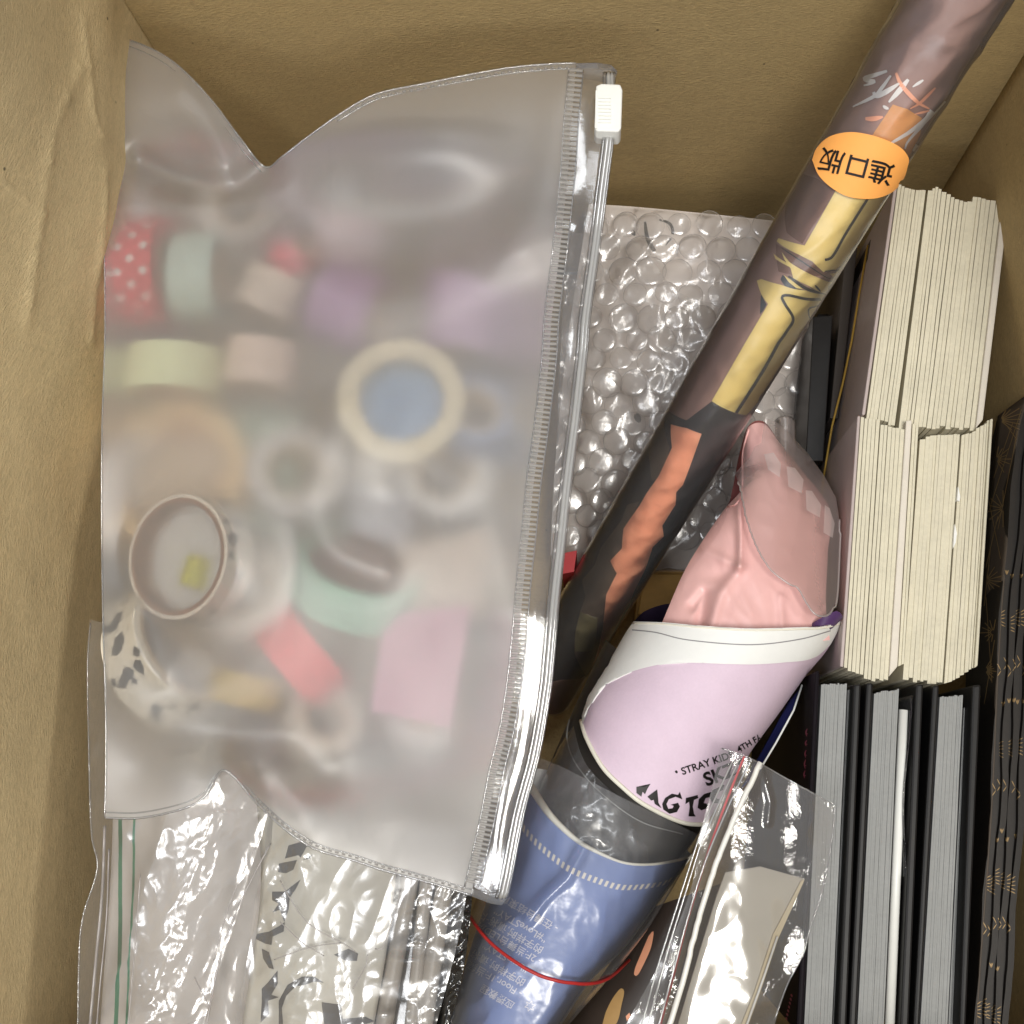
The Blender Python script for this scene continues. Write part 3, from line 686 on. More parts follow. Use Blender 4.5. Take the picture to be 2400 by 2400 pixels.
# black roll
t = thing('black_poster_roll', 'black rolled poster running through the lavender and blue paper rolls', 'poster', base_of(1450, 1900, -9))
kc = Coons([(1420, 1500), (1500, 1560), (1700, 1680), (1800, 1600)], [(1150, 2100), (1250, 2200), (1400, 2230), (1470, 2150)], [(1420, 1500), (1345, 1660), (1250, 1880), (1150, 2100)], [(1800, 1600), (1668, 1900), (1570, 2040), (1470, 2150)])
kf = half_roll(kc, lambda v: -10 + 1.5 * v, lambda v: 2.6, 40, 30); kb = half_roll(kc, lambda v: -10 + 1.5 * v, lambda v: 2.6, 24, 16, -1)
obj('paper', merge(kf, kb), M['soft_black'], t)
kfb = half_roll(kc, lambda v: -9.9 + 1.5 * v, lambda v: 2.7, 40, 40)
obj('edge_line', stroke([(1338, 1675), (1330, 1730), (1350, 1790), (1410, 1860), (1500, 1925), (1600, 1955)], 3, bvh(kfb), .03, False), M['greypage'], t)
obj('film_wrapper', patch(Coons([(1340, 1690), (1380, 1800), (1500, 1900), (1640, 1950)], [(1180, 2050), (1300, 2120), (1450, 2160), (1530, 2120)], [(1340, 1690), (1240, 1900), (1180, 2050)], [(1640, 1950), (1530, 2120)]),
    lambda u, v, x, y: -9.6 + 1.5 * v + 2.75 * math.sqrt(max(0, 1 - (2 * u - 1) ** 2 * .98)) + crinkle(x, y, 12, 1 / 80, .22), 90, 60), M['filmc'], t)
# lavender roll
t = thing('lavender_paper_roll', 'wide lavender and white paper roll with black spiky lettering, pink pouch inside', 'poster', base_of(1650, 1700, -8))
LT = [(1483, 1458), (1557, 1460), (1642, 1467), (1756, 1473), (1870, 1470), (1927, 1468), (1978, 1452)]
LB = [(1362, 1690), (1376, 1733), (1413, 1799), (1462, 1848), (1504, 1882), (1566, 1915), (1610, 1930), (1655, 1932)]
LL = [(1483, 1458), (1421, 1566), (1384, 1625), (1362, 1690)]
LR = [(1978, 1452), (1941, 1520), (1899, 1571), (1873, 1605), (1827, 1670), (1785, 1727), (1753, 1773), (1655, 1932)]
lc = Coons(LT, LB, LL, LR)
zc = lambda v: -8.6 + .9 * v; rz = lambda v: 4.0 - 1.0 * v
lf = half_roll(lc, zc, rz, 120, 60)
lb_ = half_roll(Coons([(1483, 1458), (1520, 1428), (1600, 1412), (1800, 1418), (1920, 1436), (1962, 1430), (1978, 1452)], LB, LL, LR), zc, rz, 30, 24, -1)
trl = bvh(lf)
obj('paper', lf, M['lav'], t)
obj('lining', lb_, M['inner'], t)
wht = [(1470, 1450), (1557, 1452), (1642, 1460), (1756, 1466), (1870, 1463), (1927, 1460), (1990, 1440), (1960, 1500), (1913, 1537), (1842, 1551), (1756, 1557), (1690, 1556), (1614, 1554), (1543, 1559), (1483, 1575), (1421, 1605), (1388, 1650), (1362, 1700), (1350, 1690), (1384, 1615), (1421, 1556)]
obj('white_band', decal(wht, trl, .045, 8), M['paper'], t)
obj('layer_line', stroke([(1484, 1478), (1540, 1484), (1614, 1501), (1756, 1511), (1870, 1498), (1944, 1477)], 2.5, trl, .06, False), M['paperline'], t)
rim = [P(p.x, p.y, zc(1) + rz(1) * math.sqrt(max(0, 1 - (2 * i / 80 - 1) ** 2))) for i, p in enumerate(cat_rom(LB, 81))]
obj('rim', tube(rim, .095), M['creamrim'], t)
tn = [hit(trl, p.x, p.y, .03) for p in cat_rom([(1484, 1462), (1557, 1464), (1642, 1471), (1756, 1477), (1870, 1474), (1927, 1471), (1970, 1460)], 60)]
obj('torn_lip', tube([p for p in tn if p], .05), M['creamrim'], t)
obj('inner_sheet', half_roll(Coons([(1900, 1462), (1940, 1440), (1963, 1432), (1977, 1446)], [(1880, 1500), (1905, 1495), (1925, 1490), (1945, 1480)], [(1900, 1462), (1880, 1500)], [(1977, 1446), (1945, 1480)]), lambda v: -7, lambda v: .6, 12, 6), pm('purple_lining', (78, 52, 96), .45, .06, .05), t)
lt = [stroke([(1583, 1806), (1587, 1812)], 6, trl)]
lt.append(text_vf('STRAY KIDS', (1599, 1816), (.945, -.327), 24, trl, .035, cuts=0, bold=.02))
lt.append(text_vf('4TH FANMEETING', (1731, 1763), (.86, -.51), 20, trl, .035, cuts=0, bold=.02))
lt.append(text_vf("SKZ'S", (1655, 1842), (.93, -.37), 44, trl, .035, cuts=1, bold=.03))
obj('lettering', merge(*lt), M['ink'], t)
Z8 = lambda pts: [(800 + x / 2.415, 1600 + y / 2.415) for x, y in pts]
Z12 = lambda pts: [(1500 + x / 3.512, 1400 + y / 3.512) for x, y in pts]
big_letters = [Z12([(-30, 1560), (85, 1535), (60, 1575), (40, 1620), (20, 1600), (10, 1640), (-30, 1610)]), Z12([(60, 1640), (140, 1580), (150, 1690), (175, 1735), (120, 1700), (110, 1665), (90, 1672)]),
    Z12([(325, 1600), (345, 1660), (290, 1640), (235, 1660), (215, 1700), (230, 1740), (265, 1735), (275, 1715), (250, 1705), (310, 1690), (325, 1720), (300, 1765), (240, 1780), (190, 1745), (180, 1700), (205, 1650), (260, 1615), (310, 1625)]),
    Z12([(375, 1650), (470, 1625), (475, 1650), (440, 1665), (430, 1720), (440, 1780), (455, 1800), (395, 1800), (405, 1720), (400, 1680), (370, 1700)]),
    Z12([(520, 1620), (590, 1600), (580, 1640), (535, 1650), (520, 1690), (560, 1700), (550, 1730), (500, 1750), (470, 1730), (480, 1660)]),
    Z12([(590, 1590), (690, 1540), (680, 1580), (640, 1600), (620, 1650), (660, 1660), (640, 1690), (590, 1690), (570, 1650)])]
obj('big_lettering', merge(*[decal(q, trl, .035, 6) for q in big_letters]), M['ink'], t)
# blue sheet corner right of the lavender roll
t = thing('navy_sheet', 'navy blue sheet corner tucked between the lavender roll and books', 'paper', base_of(1830, 1720, -10))
ns = patch(Coons([(1850, 1640), (1880, 1605)], [(1735, 1850), (1782, 1802)], [(1850, 1640), (1790, 1750), (1735, 1850)], [(1880, 1605), (1860, 1665), (1818, 1742), (1782, 1802)]), lambda u, v, x, y: -9 - .8 * (1 - u), 10, 20)
obj('sheet', ns, M['bluenavy'], t, solid=.03)
obj('edge', tube([P(x, y, -8.95) for x, y in [(1880, 1605), (1860, 1665), (1818, 1742), (1782, 1802)]], .045), M['paper'], t)
# blue roll
t = thing('blue_paper_roll', 'blue rolled sheet with upside-down white lettering under clear film', 'poster', base_of(1350, 2200, -6))
BT = [(1215, 1800), (1247, 1848), (1268, 1881), (1297, 1919), (1350, 1968), (1400, 1997), (1462, 2022), (1525, 2026), (1590, 2016), (1622, 2004)]
BL = [(1215, 1800), (1180, 2000), (1110, 2200), (1040, 2440)]
BR = [(1622, 2004), (1545, 2109), (1462, 2221), (1380, 2300), (1290, 2440)]
BB = [(1040, 2440), (1100, 2480), (1200, 2500), (1290, 2440)]
bc = Coons(BT, BB, BL, BR); zcb = lambda v: -7.5 + 1.5 * v; rzb = lambda v: 3.3
bf = half_roll(bc, zcb, rzb, 120, 60); trb = bvh(bf)
obj('paper', bf, M['blue'], t)
obj('lining', half_roll(Coons([(1215, 1800), (1300, 1810), (1500, 1890), (1622, 2004)], BB, BL, BR), zcb, rzb, 30, 20, -1), M['paper'], t)
wr = decal([(1215, 1800), (1247, 1848), (1268, 1881), (1297, 1919), (1350, 1968), (1380, 1988), (1330, 1960), (1290, 1925), (1255, 1880), (1225, 1830)], trb, .02, 10)
rim = [P(p.x, p.y, zcb(0) + rzb(0) * math.sqrt(max(0, 1 - (2 * i / 80 - 1) ** 2))) for i, p in enumerate(cat_rom(BT, 81))]
obj('rim', tube(rim, lambda q: .17 * max(.2, 1 - q * 1.25) + .02), M['creamrim'], t)
obj('right_edge', tube([hit(trb, p.x - 3, p.y, .02) or P(p.x, p.y, -7) for p in cat_rom(BR, 30)], .06), M['creamrim'], t)
db = Curve([(1216, 1925), (1226, 1939), (1255, 1973), (1297, 2010), (1338, 2039), (1400, 2064), (1462, 2080), (1545, 2072), (1575, 2058)]); ds = []
for k in range(30):
    f = (k + .3) / 30; p = db(f); q = db(min(1, f + .016)); n_ = Vector((3 + 8 * f, -15)) * (1 - .25 * f)
    a = [p - n_ * .5, q - n_ * .5, q + n_ * .5, p + n_ * .5]
    vs = [hit(trb, *x, .02) for x in a]
    if all(vs): ds.append((vs, [[0, 1, 2, 3]]))
obj('dash_band', merge(*ds), M['dash'], t)
bl = []
for s, o_, sz in (('- 在舞台结束前,请', (1310, 2172), 23), ('“#LoveSTAY”', (1284, 2197), 24), ('的字样时,请将卡片', (1276, 2222), 23), ('- 2F:当舞台LED屏幕', (1271, 2249), 23), ('“LoveSTAY”', (1240, 2268), 23),
                  ('的字样时,请将卡片', (1234, 2298), 23), ('- Floor,1F:当舞', (1226, 2325), 23), ('应援教程', (1208, 2352), 22)):
    bl.append(text_vf(s, o_, (-.86, -.51), sz, trb, .035, cuts=0, bold=.01))
obj('lettering', merge(*bl), M['text'], t)
sr = []
for k in range(6):
    a = math.radians(60 * k + 20); b_ = math.radians(60 * k + 50); c_ = math.radians(60 * k + 80)
    o_ = Vector((1242, 2358)); f = lambda an, r: tuple(o_ + Vector((math.cos(an), math.sin(an))) * r)
    sr.append(stroke([f(a, 6), f(b_, 13)], 1.8, trb, .02, False)); sr.append(stroke([f(b_, 13), f(c_, 6)], 1.8, trb, .02, False))
obj('star_mark', merge(*sr), M['text'], t)
fb = patch(Coons([(1200, 1760), (1300, 1790), (1480, 1880), (1645, 1960)], BB, [(1200, 1760), (1150, 2000), (1085, 2200), (1020, 2440)], [(1645, 1960), (1560, 2110), (1480, 2230), (1300, 2440)]),
    lambda u, v, x, y: zcb(v) + .25 + (rzb(v)) * math.sqrt(max(0, 1 - (2 * u - 1) ** 2)) + crinkle(x, y, 21, 1 / 130, .16) + .5 * math.exp(-(seg_dist((x, y), [(1370, 1990), (1330, 2060), (1275, 2110), (1240, 2160)]) / 9) ** 2) * .5, 110, 110, [(1 - math.cos(math.pi * i / 110)) / 2 for i in range(111)])
obj('film_wrapper', fb, M['filmt'], t)
trf = bvh(fb)
rb = [hit(trf, *p, .06) for p in cat_rom([(1100, 2140), (1108, 2155), (1135, 2192), (1173, 2229), (1235, 2271), (1297, 2296), (1359, 2304), (1400, 2300), (1425, 2290)], 50)]
rb = [p for p in rb if p] + [P(1445, 2279, -6.8), P(1475, 2250, -7.4)]
tag(obj('rubber_band', tube(rb, .065, 10), M['rubber'], base=rb[25]), 'thin red rubber band around the blue rolled sheet', 'rubber band')

# dark poster behind, bottom centre, with brush marks
t = thing('dark_poster_roll', 'dark brown rolled poster with orange brush marks at the bottom edge', 'poster', base_of(1560, 2300, -8))
dc = Coons([(1520, 2130), (1720, 2060)], [(1300, 2440), (1690, 2440)], [(1520, 2130), (1400, 2300), (1300, 2440)], [(1720, 2060), (1710, 2250), (1690, 2440)])
dv = half_roll(dc, lambda v: -9.5, lambda v: 2.2, 30, 20); trd = bvh(dv)
obj('paper', dv, pm('dark_brown_print', (66, 56, 50), .4, .1, .1, 60), t)
Z16 = lambda pts: [(1350 + x / 3.513, 2100 + y / 3.513) for x, y in pts]
obj('tan_mark', decal(Z16([(220, 1054), (250, 950), (300, 850), (350, 780), (380, 760), (398, 790), (380, 880), (330, 1054)]), trd, .02, 8, True), pm('tan_ink', (190, 152, 98), .45, .06, 0), t)
obj('orange_mark', merge(decal(Z16([(600, 330), (640, 290), (620, 420), (560, 560), (510, 650), (480, 650), (490, 590), (540, 470)]), trd, .02, 8, True), decal(Z16([(440, 960), (450, 990), (420, 1030), (410, 990)]), trd, .02, 6)), M['orange'], t)

# ------------------------------------------------------------------ pink pouch with clear sleeve
t = thing('pink_pouch', 'pink vinyl pouch poking out of the lavender paper roll', 'pouch', base_of(1750, 1300, -9))
pc = Coons([(1741, 1060), (1753, 1003), (1790, 993), (1825, 1035), (1868, 1088)], [(1535, 1500), (1700, 1510), (1850, 1510), (1945, 1500)],
           [(1741, 1060), (1735, 1160), (1703, 1187), (1641, 1276), (1600, 1347), (1562, 1435), (1535, 1500)], [(1868, 1088), (1944, 1193), (1940, 1300), (1936, 1421), (1945, 1500)])
def pz(u, v, x, y):
    z = -10.3 + 3.4 * v + 1.25 * max(0, math.sin(math.pi * min(1, max(0, u)))) ** .8
    z += .45 * math.exp(-(seg_dist((x, y), [(1733, 1180), (1738, 1260), (1736, 1326)]) / 12) ** 2) * (1 if x < 1740 else .6)
    z += .28 * math.exp(-(seg_dist((x, y), [(1736, 1330), (1690, 1390), (1665, 1470)]) / 15) ** 2) + .22 * math.exp(-(seg_dist((x, y), [(1726, 1325), (1650, 1290)]) / 12) ** 2)
    z -= .25 * gauss((x - 1690) / 30, (y - 1350) / 22) + .3 * math.exp(-(seg_dist((x, y), [(1625, 1420), (1650, 1390), (1640, 1470)]) / 14) ** 2)
    z += .12 * ridged(x + y * .4, y * .5, 1 / 90, 8) + .05 * ridged(x - y * .3, y * .6, 1 / 40, 9)
    return z + .08 * noise.noise(Vector((x / 70, y / 90, 4))) + .16 * math.exp(-(seg_dist((x, y), [(1830, 1400), (1835, 1480)]) / 10) ** 2)
pf = patch(pc, pz, 90, 110)
obj('front', pf, M['pink'], t)
obj('back', patch(Coons([(1730, 1075), (1753, 1000), (1790, 988), (1825, 1033), (1868, 1088)], [(1535, 1500), (1700, 1510), (1850, 1510), (1945, 1500)],
           [(1730, 1075), (1716, 1150), (1703, 1187), (1641, 1276), (1600, 1347), (1562, 1435), (1535, 1500)], [(1868, 1088), (1944, 1193), (1940, 1300), (1936, 1421), (1945, 1500)]),
    lambda u, v, x, y: -11.2 + 3.4 * v - 1.3 * math.sin(math.pi * min(1, max(0, u))), 30, 40), M['pinkin'], t)
trp = bvh(pf)
obj('lip', tube([p for p in (hit(trp, q.x + 1, q.y, .01) for q in cat_rom([(1754, 1006), (1741, 1060), (1740, 1120), (1737, 1160), (1724, 1182), (1706, 1187)], 40)) if p], .05), pm('pale_pink_edge', (244, 190, 184), .4, .02, 0), t)
t = thing('card_sleeve', 'translucent rounded plastic card sleeve lying over the pink pouch', 'sleeve', base_of(1850, 1250, -7))
so = [(1778, 1065), (1788, 1057), (1790, 999), (1804, 1012), (1819, 1032), (1865, 1086), (1905, 1140), (1931, 1185), (1938, 1230), (1937, 1276), (1935, 1350), (1931, 1421), (1922, 1452), (1910, 1462), (1890, 1458), (1872, 1435), (1850, 1395), (1832, 1386), (1799, 1359), (1780, 1330), (1766, 1297), (1754, 1250), (1749, 1214), (1748, 1152), (1755, 1120), (1774, 1088)]
trq2 = bvh(patch(pc, lambda u, v, x, y: -9.95 + 3.4 * v + 1.25 * max(0, math.sin(math.pi * min(1, max(0, u)))) ** .8, 40, 50))
sv = decal(so, trq2, .72, 12)
obj('front', sv, M['sleeve'], t)
se = [hit(trq2, q.x, q.y, .74) for q in cat_rom(so[8:-2], 120)]
obj('rim', tube([p for p in se if p], .04), M['tab'], t)
for q in ([(1795, 1085), (1810, 1082), (1820, 1110), (1818, 1140), (1800, 1125)], [(1830, 1115), (1842, 1118), (1860, 1145), (1858, 1175), (1832, 1160)], [(1866, 1168), (1878, 1170), (1898, 1200), (1896, 1228), (1868, 1212)], [(1906, 1200), (1916, 1208), (1926, 1240), (1922, 1274), (1903, 1262)]):
    obj('embossed_tab', decal(q, trq2, .78, 10), M['tab'], t)
tag(obj('plastic_stick', patch(Coons([(1816, 985), (1826, 977), (1840, 974), (1855, 977), (1864, 985)], [(1818, 1130), (1868, 1130)], [(1816, 985), (1818, 1130)], [(1864, 985), (1868, 1130)]), lambda u, v, x, y: -10.6 + .4 * math.sin(math.pi * u), 16, 20), M['sleeve'], base=base_of(1840, 1050, -10.6), solid=.05), 'clear plastic stick with rounded end standing by the black slipcase', 'stick')

# ------------------------------------------------------------------ bottom-left bags
t = thing('green_zip_bag', 'clear crinkled zip bag with green lines along the left wall', 'bag', base_of(400, 2100, -5))
gc = Coons([(210, 1452), (400, 1500), (640, 1600)], [(180, 2440), (400, 2450), (640, 2440)], [(210, 1452), (203, 1560), (206, 1750), (212, 1950), (226, 2035), (192, 2150), (183, 2250), (180, 2440)], [(640, 1600), (650, 1900), (600, 2100), (560, 2440)])
def gz(u, v, x, y):
    z = -3.6 + 1.0 * math.sin(math.pi * min(1, max(0, u))) - .6 * v
    k = 1 if y > 1900 else .4
    d = (x - 520 + (y - 1900) * .31) * .955      # signed distance from the bright fold
    b = gauss(d / 62, 0) * sstep0(1820, 1960, y)
    z -= .26 * math.tanh(d / 62) * sstep0(1700, 1950, y)
    al = (y - 1900) * .955 - (x - 520) * .3
    z += (crinkle(d, al * .42, 31, 1 / 30, .07) + crinkle(d * .5 + al * .3, al * .6 - d * .4, 35, 1 / 26, .04)) * b + crinkle(x, y, 37, 1 / 110, .16)
    z += crinkle(x, y, 39, 1 / 36, .10) * gauss((x - 330) / 60, (y - 2360) / 130) + .12 * ridged(x + y * .32, y * .02, 1 / 80, 33) * k
    return z
gs = patch(gc, gz, 150, 240); obj('film', gs, M['filmc'], t)
trg = bvh(gs)
obj('green_line', merge(stroke([(276, 1900), (277, 2000), (277, 2150), (272, 2300), (266, 2420)], 9, trg, -.12, False), stroke([(312, 1900), (308, 2050), (301, 2200), (297, 2300), (290, 2420)], 5.5, trg, -.12, False)), M['green_line'], t)
for c_, r_ in (([(246, 1935), (240, 2090), (226, 2240), (210, 2420)], .05), ([(256, 1990), (250, 2150), (236, 2300), (226, 2420)], .025), ([(640, 1965), (575, 2090), (520, 2230), (480, 2420)], .03), ([(612, 1960), (545, 2100), (500, 2250)], .02), ([(330, 2050), (318, 2200), (300, 2420)], .02), ([(455, 2290), (490, 2370), (440, 2400)], .02)):
    obj('fold_highlight', tube([p for p in (hit(trg, q.x, q.y, .02) for q in cat_rom(c_, 40)) if p], r_, 6), M['tab'], t)  # milky tubes paint bright highlight streaks along the film folds
obj('side_weld', tube([p for p in (hit(trg, q.x + 3, q.y, .03) for q in cat_rom([(210, 1460), (203, 1560), (206, 1750), (212, 1950), (226, 2035), (192, 2150), (183, 2250), (180, 2420)], 80)) if p], .022), M['seam'], t)
t = thing('pink_white_sheet', 'pale pinkish sheet inside the green-lined zip bag', 'paper', base_of(400, 2150, -6))
obj('sheet', patch(Coons([(262, 1700), (640, 1720)], [(232, 2440), (640, 2440)], [(262, 1700), (262, 2000), (232, 2440)], [(640, 1720), (640, 2440)]), lambda u, v, x, y: -6.2 + .5 * math.sin(math.pi * u) + .1 * noise.noise(Vector((x / 60, y / 90, 3))), 40, 50), M['pinkish'], t, solid=.05)
# comic printed sheet
t = thing('printed_sheet', 'off-white printed sheet with black jagged marks in crinkled film', 'paper', base_of(750, 2200, -6))
cs = patch(Coons([(600, 1850), (945, 1900)], [(560, 2450), (868, 2450)], [(600, 1850), (610, 2100), (560, 2450)], [(945, 1900), (910, 2200), (868, 2450)]), lambda u, v, x, y: -4.3 + 1.0 * math.sin(math.pi * u), 30, 40); trc = bvh(cs)
obj('sheet', cs, M['comic'], t, solid=.05)
Z15 = lambda pts: [(600 + x / 3.513, 1950 + y / 3.513) for x, y in pts]
jag = [[(270, 110), (410, 70), (420, 120), (370, 210), (350, 190), (240, 220)], [(190, 260), (340, 230), (310, 310), (250, 340), (185, 330)], [(385, 230), (470, 185), (440, 220)], [(135, 490), (240, 490), (370, 390), (330, 470), (280, 540), (270, 640), (235, 740), (200, 640), (140, 660), (190, 590), (135, 560)],
       [(0, 840), (110, 820), (200, 770), (240, 740), (230, 820), (140, 860), (130, 930), (80, 920), (0, 880)], [(50, 960), (110, 990), (150, 1130), (110, 1120), (60, 1040)], [(100, 1240), (180, 1140), (180, 1250), (130, 1340), (190, 1360), (100, 1390), (110, 1500), (40, 1570), (50, 1400), (50, 1290)],
       [(190, 1581), (190, 1390), (260, 1260), (380, 1190), (480, 1190), (560, 1240), (480, 1230), (400, 1260), (330, 1270), (250, 1350), (215, 1450), (225, 1581)], [(640, 1010), (760, 960), (840, 1000), (830, 1060), (740, 1060)], [(540, 1400), (700, 1420), (720, 1581), (560, 1581)], [(680, 1540), (900, 1520), (980, 1560), (900, 1581), (700, 1581)]]
obj('black_marks', merge(*[decal(Z15(q), trc, .02, 10) for q in jag]), pm('greyed_black_ink', (86, 84, 82), .5, .25, 0, 60), t)  # black marks lightened to a mottled grey
# grey rolled posters
for k, (a, b, r, lb, zz) in enumerate((((976, 1980), (891, 2450), .34, 'grey rolled poster beside the printed sheet, leftmost of three in film', -4.6), ((1009, 1980), (959, 2450), .27, 'grey rolled poster in the middle of three in film', -4.6), ((1056, 1980), (986, 2450), .35, 'grey rolled poster nearest the blue roll, last of three in film', -4.6))):
    t = thing('grey_poster_roll', lb, 'poster', P(b[0], b[1], zz), 'grey rolled posters')
    A_, B_ = P(*a, zz), P(*b, zz); obj('paper', cyl(A_, B_, r, 4, 28), M['grey_tube'], t)
    obj('paper_edge', cyl(A_.lerp(B_, .0), B_, r * .2, 2, 10), M['paper'], t)
t = thing('black_film_bag', 'black crinkled plastic wrapper beside the blue roll, flat part painting dark gaps between the grey rolls', 'wrapper', base_of(1080, 2250, -6))  # crinkled wrapper at right; flat black part paints dark gaps between rolls
obj('film', patch(Coons([(900, 1960), (1110, 2070)], [(840, 2450), (1045, 2450)], [(900, 1960), (840, 2450)], [(1110, 2070), (1090, 2250), (1045, 2450)]), lambda u, v, x, y: -5.2 + .9 * sstep0(1035, 1065, x + (y - 2235) * .14) + crinkle(x, y, 51, 1 / 40, .3) * sstep0(1035, 1065, x + (y - 2235) * .14), 100, 120), pm('glossy_black_plastic', (40, 38, 36), .14, .1, .1, 200, spec=.8), t)
t = thing('crinkled_film_bag', 'crinkled clear film bag over the grey rolls and printed sheet', 'bag', base_of(840, 2200, -4))
cc = Coons([(590, 1800), (800, 1850), (1100, 1950)], [(540, 2450), (800, 2450), (1010, 2450)], [(590, 1800), (620, 2000), (540, 2450)], [(1100, 1950), (1085, 2150), (1010, 2450)])
def cz(u, v, x, y):
    z = -3.3 + .0011 * (x - 800) + .3 * math.sin(math.pi * min(1, max(0, u))) + crinkle(x * .9, y * .7, 61, 1 / 150, .22) + (crinkle(x, y, 65, 1 / 70, .16)) * max(0, min(1, .15 + 2.2 * noise.noise(Vector((x / 110, y / 130, 3.7)))))
    z += .5 * gauss((x - 960) / 55, (y - 2255) / 22) - .3 * gauss((x - 900) / 40, (y - 2380) / 25)
    return z
cf = patch(cc, cz, 200, 240); obj('film', cf, M['filmc'], t)
trq = bvh(cf)
obj('crease', merge(*[tube([p for p in (hit(trq, q.x, q.y, .01) for q in cat_rom(Z15(c), 24)) if p], .022, 5) for c in ([(200, 400), (290, 560), (440, 760), (740, 930), (820, 990)], [(200, 740), (380, 910), (480, 970), (560, 1020)], [(150, 1050), (440, 950), (700, 910)], [(1190, 480), (1150, 640), (1080, 850), (1040, 960), (980, 960)], [(800, 1290), (900, 1110), (920, 1010)])]), M['tab'], t)

# ------------------------------------------------------------------ zip-lock bag front right
t = thing('red_line_zip_bag', 'clear zip-lock bag with red line and white zip rib, front centre', 'bag', base_of(1750, 2150, -3))
zc_ = Coons([(1690, 1752), (1745, 1770), (1782, 1788), (1870, 1838), (1958, 1886)], [(1440, 2450), (1560, 2450), (1680, 2450), (1800, 2450)],
            [(1690, 1752), (1666, 1857), (1640, 1960), (1620, 2080), (1560, 2230), (1440, 2450)], [(1958, 1886), (1948, 1993), (1927, 2097), (1898, 2180), (1886, 2233), (1848, 2304), (1800, 2450)])
def zz_(u, v, x, y):
    z = -2.6 + .2 * math.sin(math.pi * min(1, max(0, u))) + .12 * noise.noise(Vector((x / 90, y / 130, 71))) + .3 * math.exp(-(seg_dist((x, y), [(1782, 1790), (1675, 2035), (1590, 2320), (1570, 2430)]) / 20) ** 2)
    z -= .0019 * (x - 1700) * max(0, min(1, (2230 - y + (x - 1700) * 1.6) / 160)) * 1.0
    return z + .03 * ridged(x, y, 1 / 130, 75) + .02 * noise.noise(Vector((x / 45, y / 60, 75))) * max(0, min(1, (y - 2000) / 150)) + .12 * math.exp(-(seg_dist((x, y), [(1785, 1800), (1806, 1880), (1800, 1930)]) / 8) ** 2)
zf_ = patch(zc_, zz_, 110, 150); trz = bvh(zf_)
obj('film', zf_, M['zipbag'], t)
obj('back_film', patch(zc_, lambda u, v, x, y: -3.8 - .8 * v - .0022 * (x - 1650) + .1 * noise.noise(Vector((x / 60, y / 80, 5))), 40, 40), M['film'], t)
obj('red_line', stroke([(1745, 1771), (1695, 1898), (1654, 2014), (1625, 2110), (1608, 2167), (1580, 2280), (1548, 2400)], 5, trz, -.02, False), M['red_line'], t)
wz = [(1782, 1790), (1724, 1915), (1675, 2035), (1637, 2159), (1600, 2296), (1572, 2400), (1560, 2440)]
obj('zip_rib', tube([hit(trz, p.x, p.y, .10) or P(p.x, p.y, -2.6) for p in cat_rom(wz, 50)], .105), M['zipwhite'], t)
for o1 in (-52, -66, -26):
    obj('zip_track', tube([q for q in (hit(trz, p.x + o1, p.y - 4, .01) for p in cat_rom(wz, 50)) if q], .035, 6), M['rail'], t)
obj('edge_weld', tube([q for q in (hit(trz, *p, .0) for p in cat_rom([(1692, 1754), (1745, 1772), (1782, 1790), (1870, 1841), (1954, 1888), (1946, 1990), (1925, 2097), (1897, 2180), (1884, 2233), (1847, 2304), (1815, 2390)], 90)) if q], .03, 6), M['seam'], t)
t = thing('beige_card', 'beige card inside the red-lined zip-lock bag', 'card', base_of(1760, 2200, -4))
cd = [(1700, 2045), (1782, 2031), (1886, 2060), (1824, 2200), (1782, 2325), (1735, 2450), (1575, 2450), (1640, 2230), (1680, 2100)]
obj('sheet', prism(cd[::1], -3.35, -3.5), M['foil'], t, smooth=False)
obj('side_strip', prism([(1878, 2064), (1886, 2062), (1824, 2200), (1782, 2325), (1740, 2440), (1722, 2440), (1768, 2325), (1812, 2190)], -3.28, -3.34), M['beige'], t, smooth=False)
obj('white_edge', tube([P(1822, 2195, -3.2), P(1790, 2290, -3.2), P(1740, 2430, -3.2)], .04), M['paper'], t)

# ------------------------------------------------------------------ frosted zip pouch
ZC = [(smooth_line(p), w_, a) for p, w_, a in (
    ([(1290, 545), (1120, 630), (1000, 690), (850, 705), (720, 640), (660, 560)], 75, .36),
    ([(620, 392), (540, 440), (420, 425), (330, 380)], 34, -.55), ([(540, 436), (500, 330), (430, 220)], 45, .30),
    ([(790, 985), (745, 1100), (735, 1190), (790, 1290), (880, 1330)], 62, .30), ([(600, 1810), (640, 1890), (700, 1985)], 34, .20),
    ([(250, 1420), (300, 1620), (380, 1690), (560, 1725), (690, 1730), (750, 1800)], 60, .30), ([(300, 470), (480, 470), (660, 440)], 30, .14),
    ([(1330, 210), (1290, 420), (1200, 560)], 60, .25), ([(960, 1000), (1130, 1180), (1180, 1420)], 80, .25))]
N6 = Vector((-.37, -.08, .92)).normalized(); C6 = (416, 1304); Z6 = .15
def plane6(x, y): return Z6 - (N6.x * (x - C6[0]) * .0162 - N6.y * (y - C6[1]) * .0162) / N6.z
def sstep(a, b, t): t = max(0, min(1, (t - a) / (b - a))); return t * t * (3 - 2 * t)
def zp(x, y):
    z = zp_raw(x, y); dx, dy = (x - C6[0]) / 125, (y - C6[1]) / 152
    w_ = 1 - sstep(1.0, 2.3, math.hypot(dx, dy))
    if w_ <= 0: return z
    k = min(1, 1.12 / max(.01, math.hypot(dx, dy)))
    return z + (plane6(C6[0] + dx * 125 * k, C6[1] + dy * 152 * k) + .07 - z) * w_
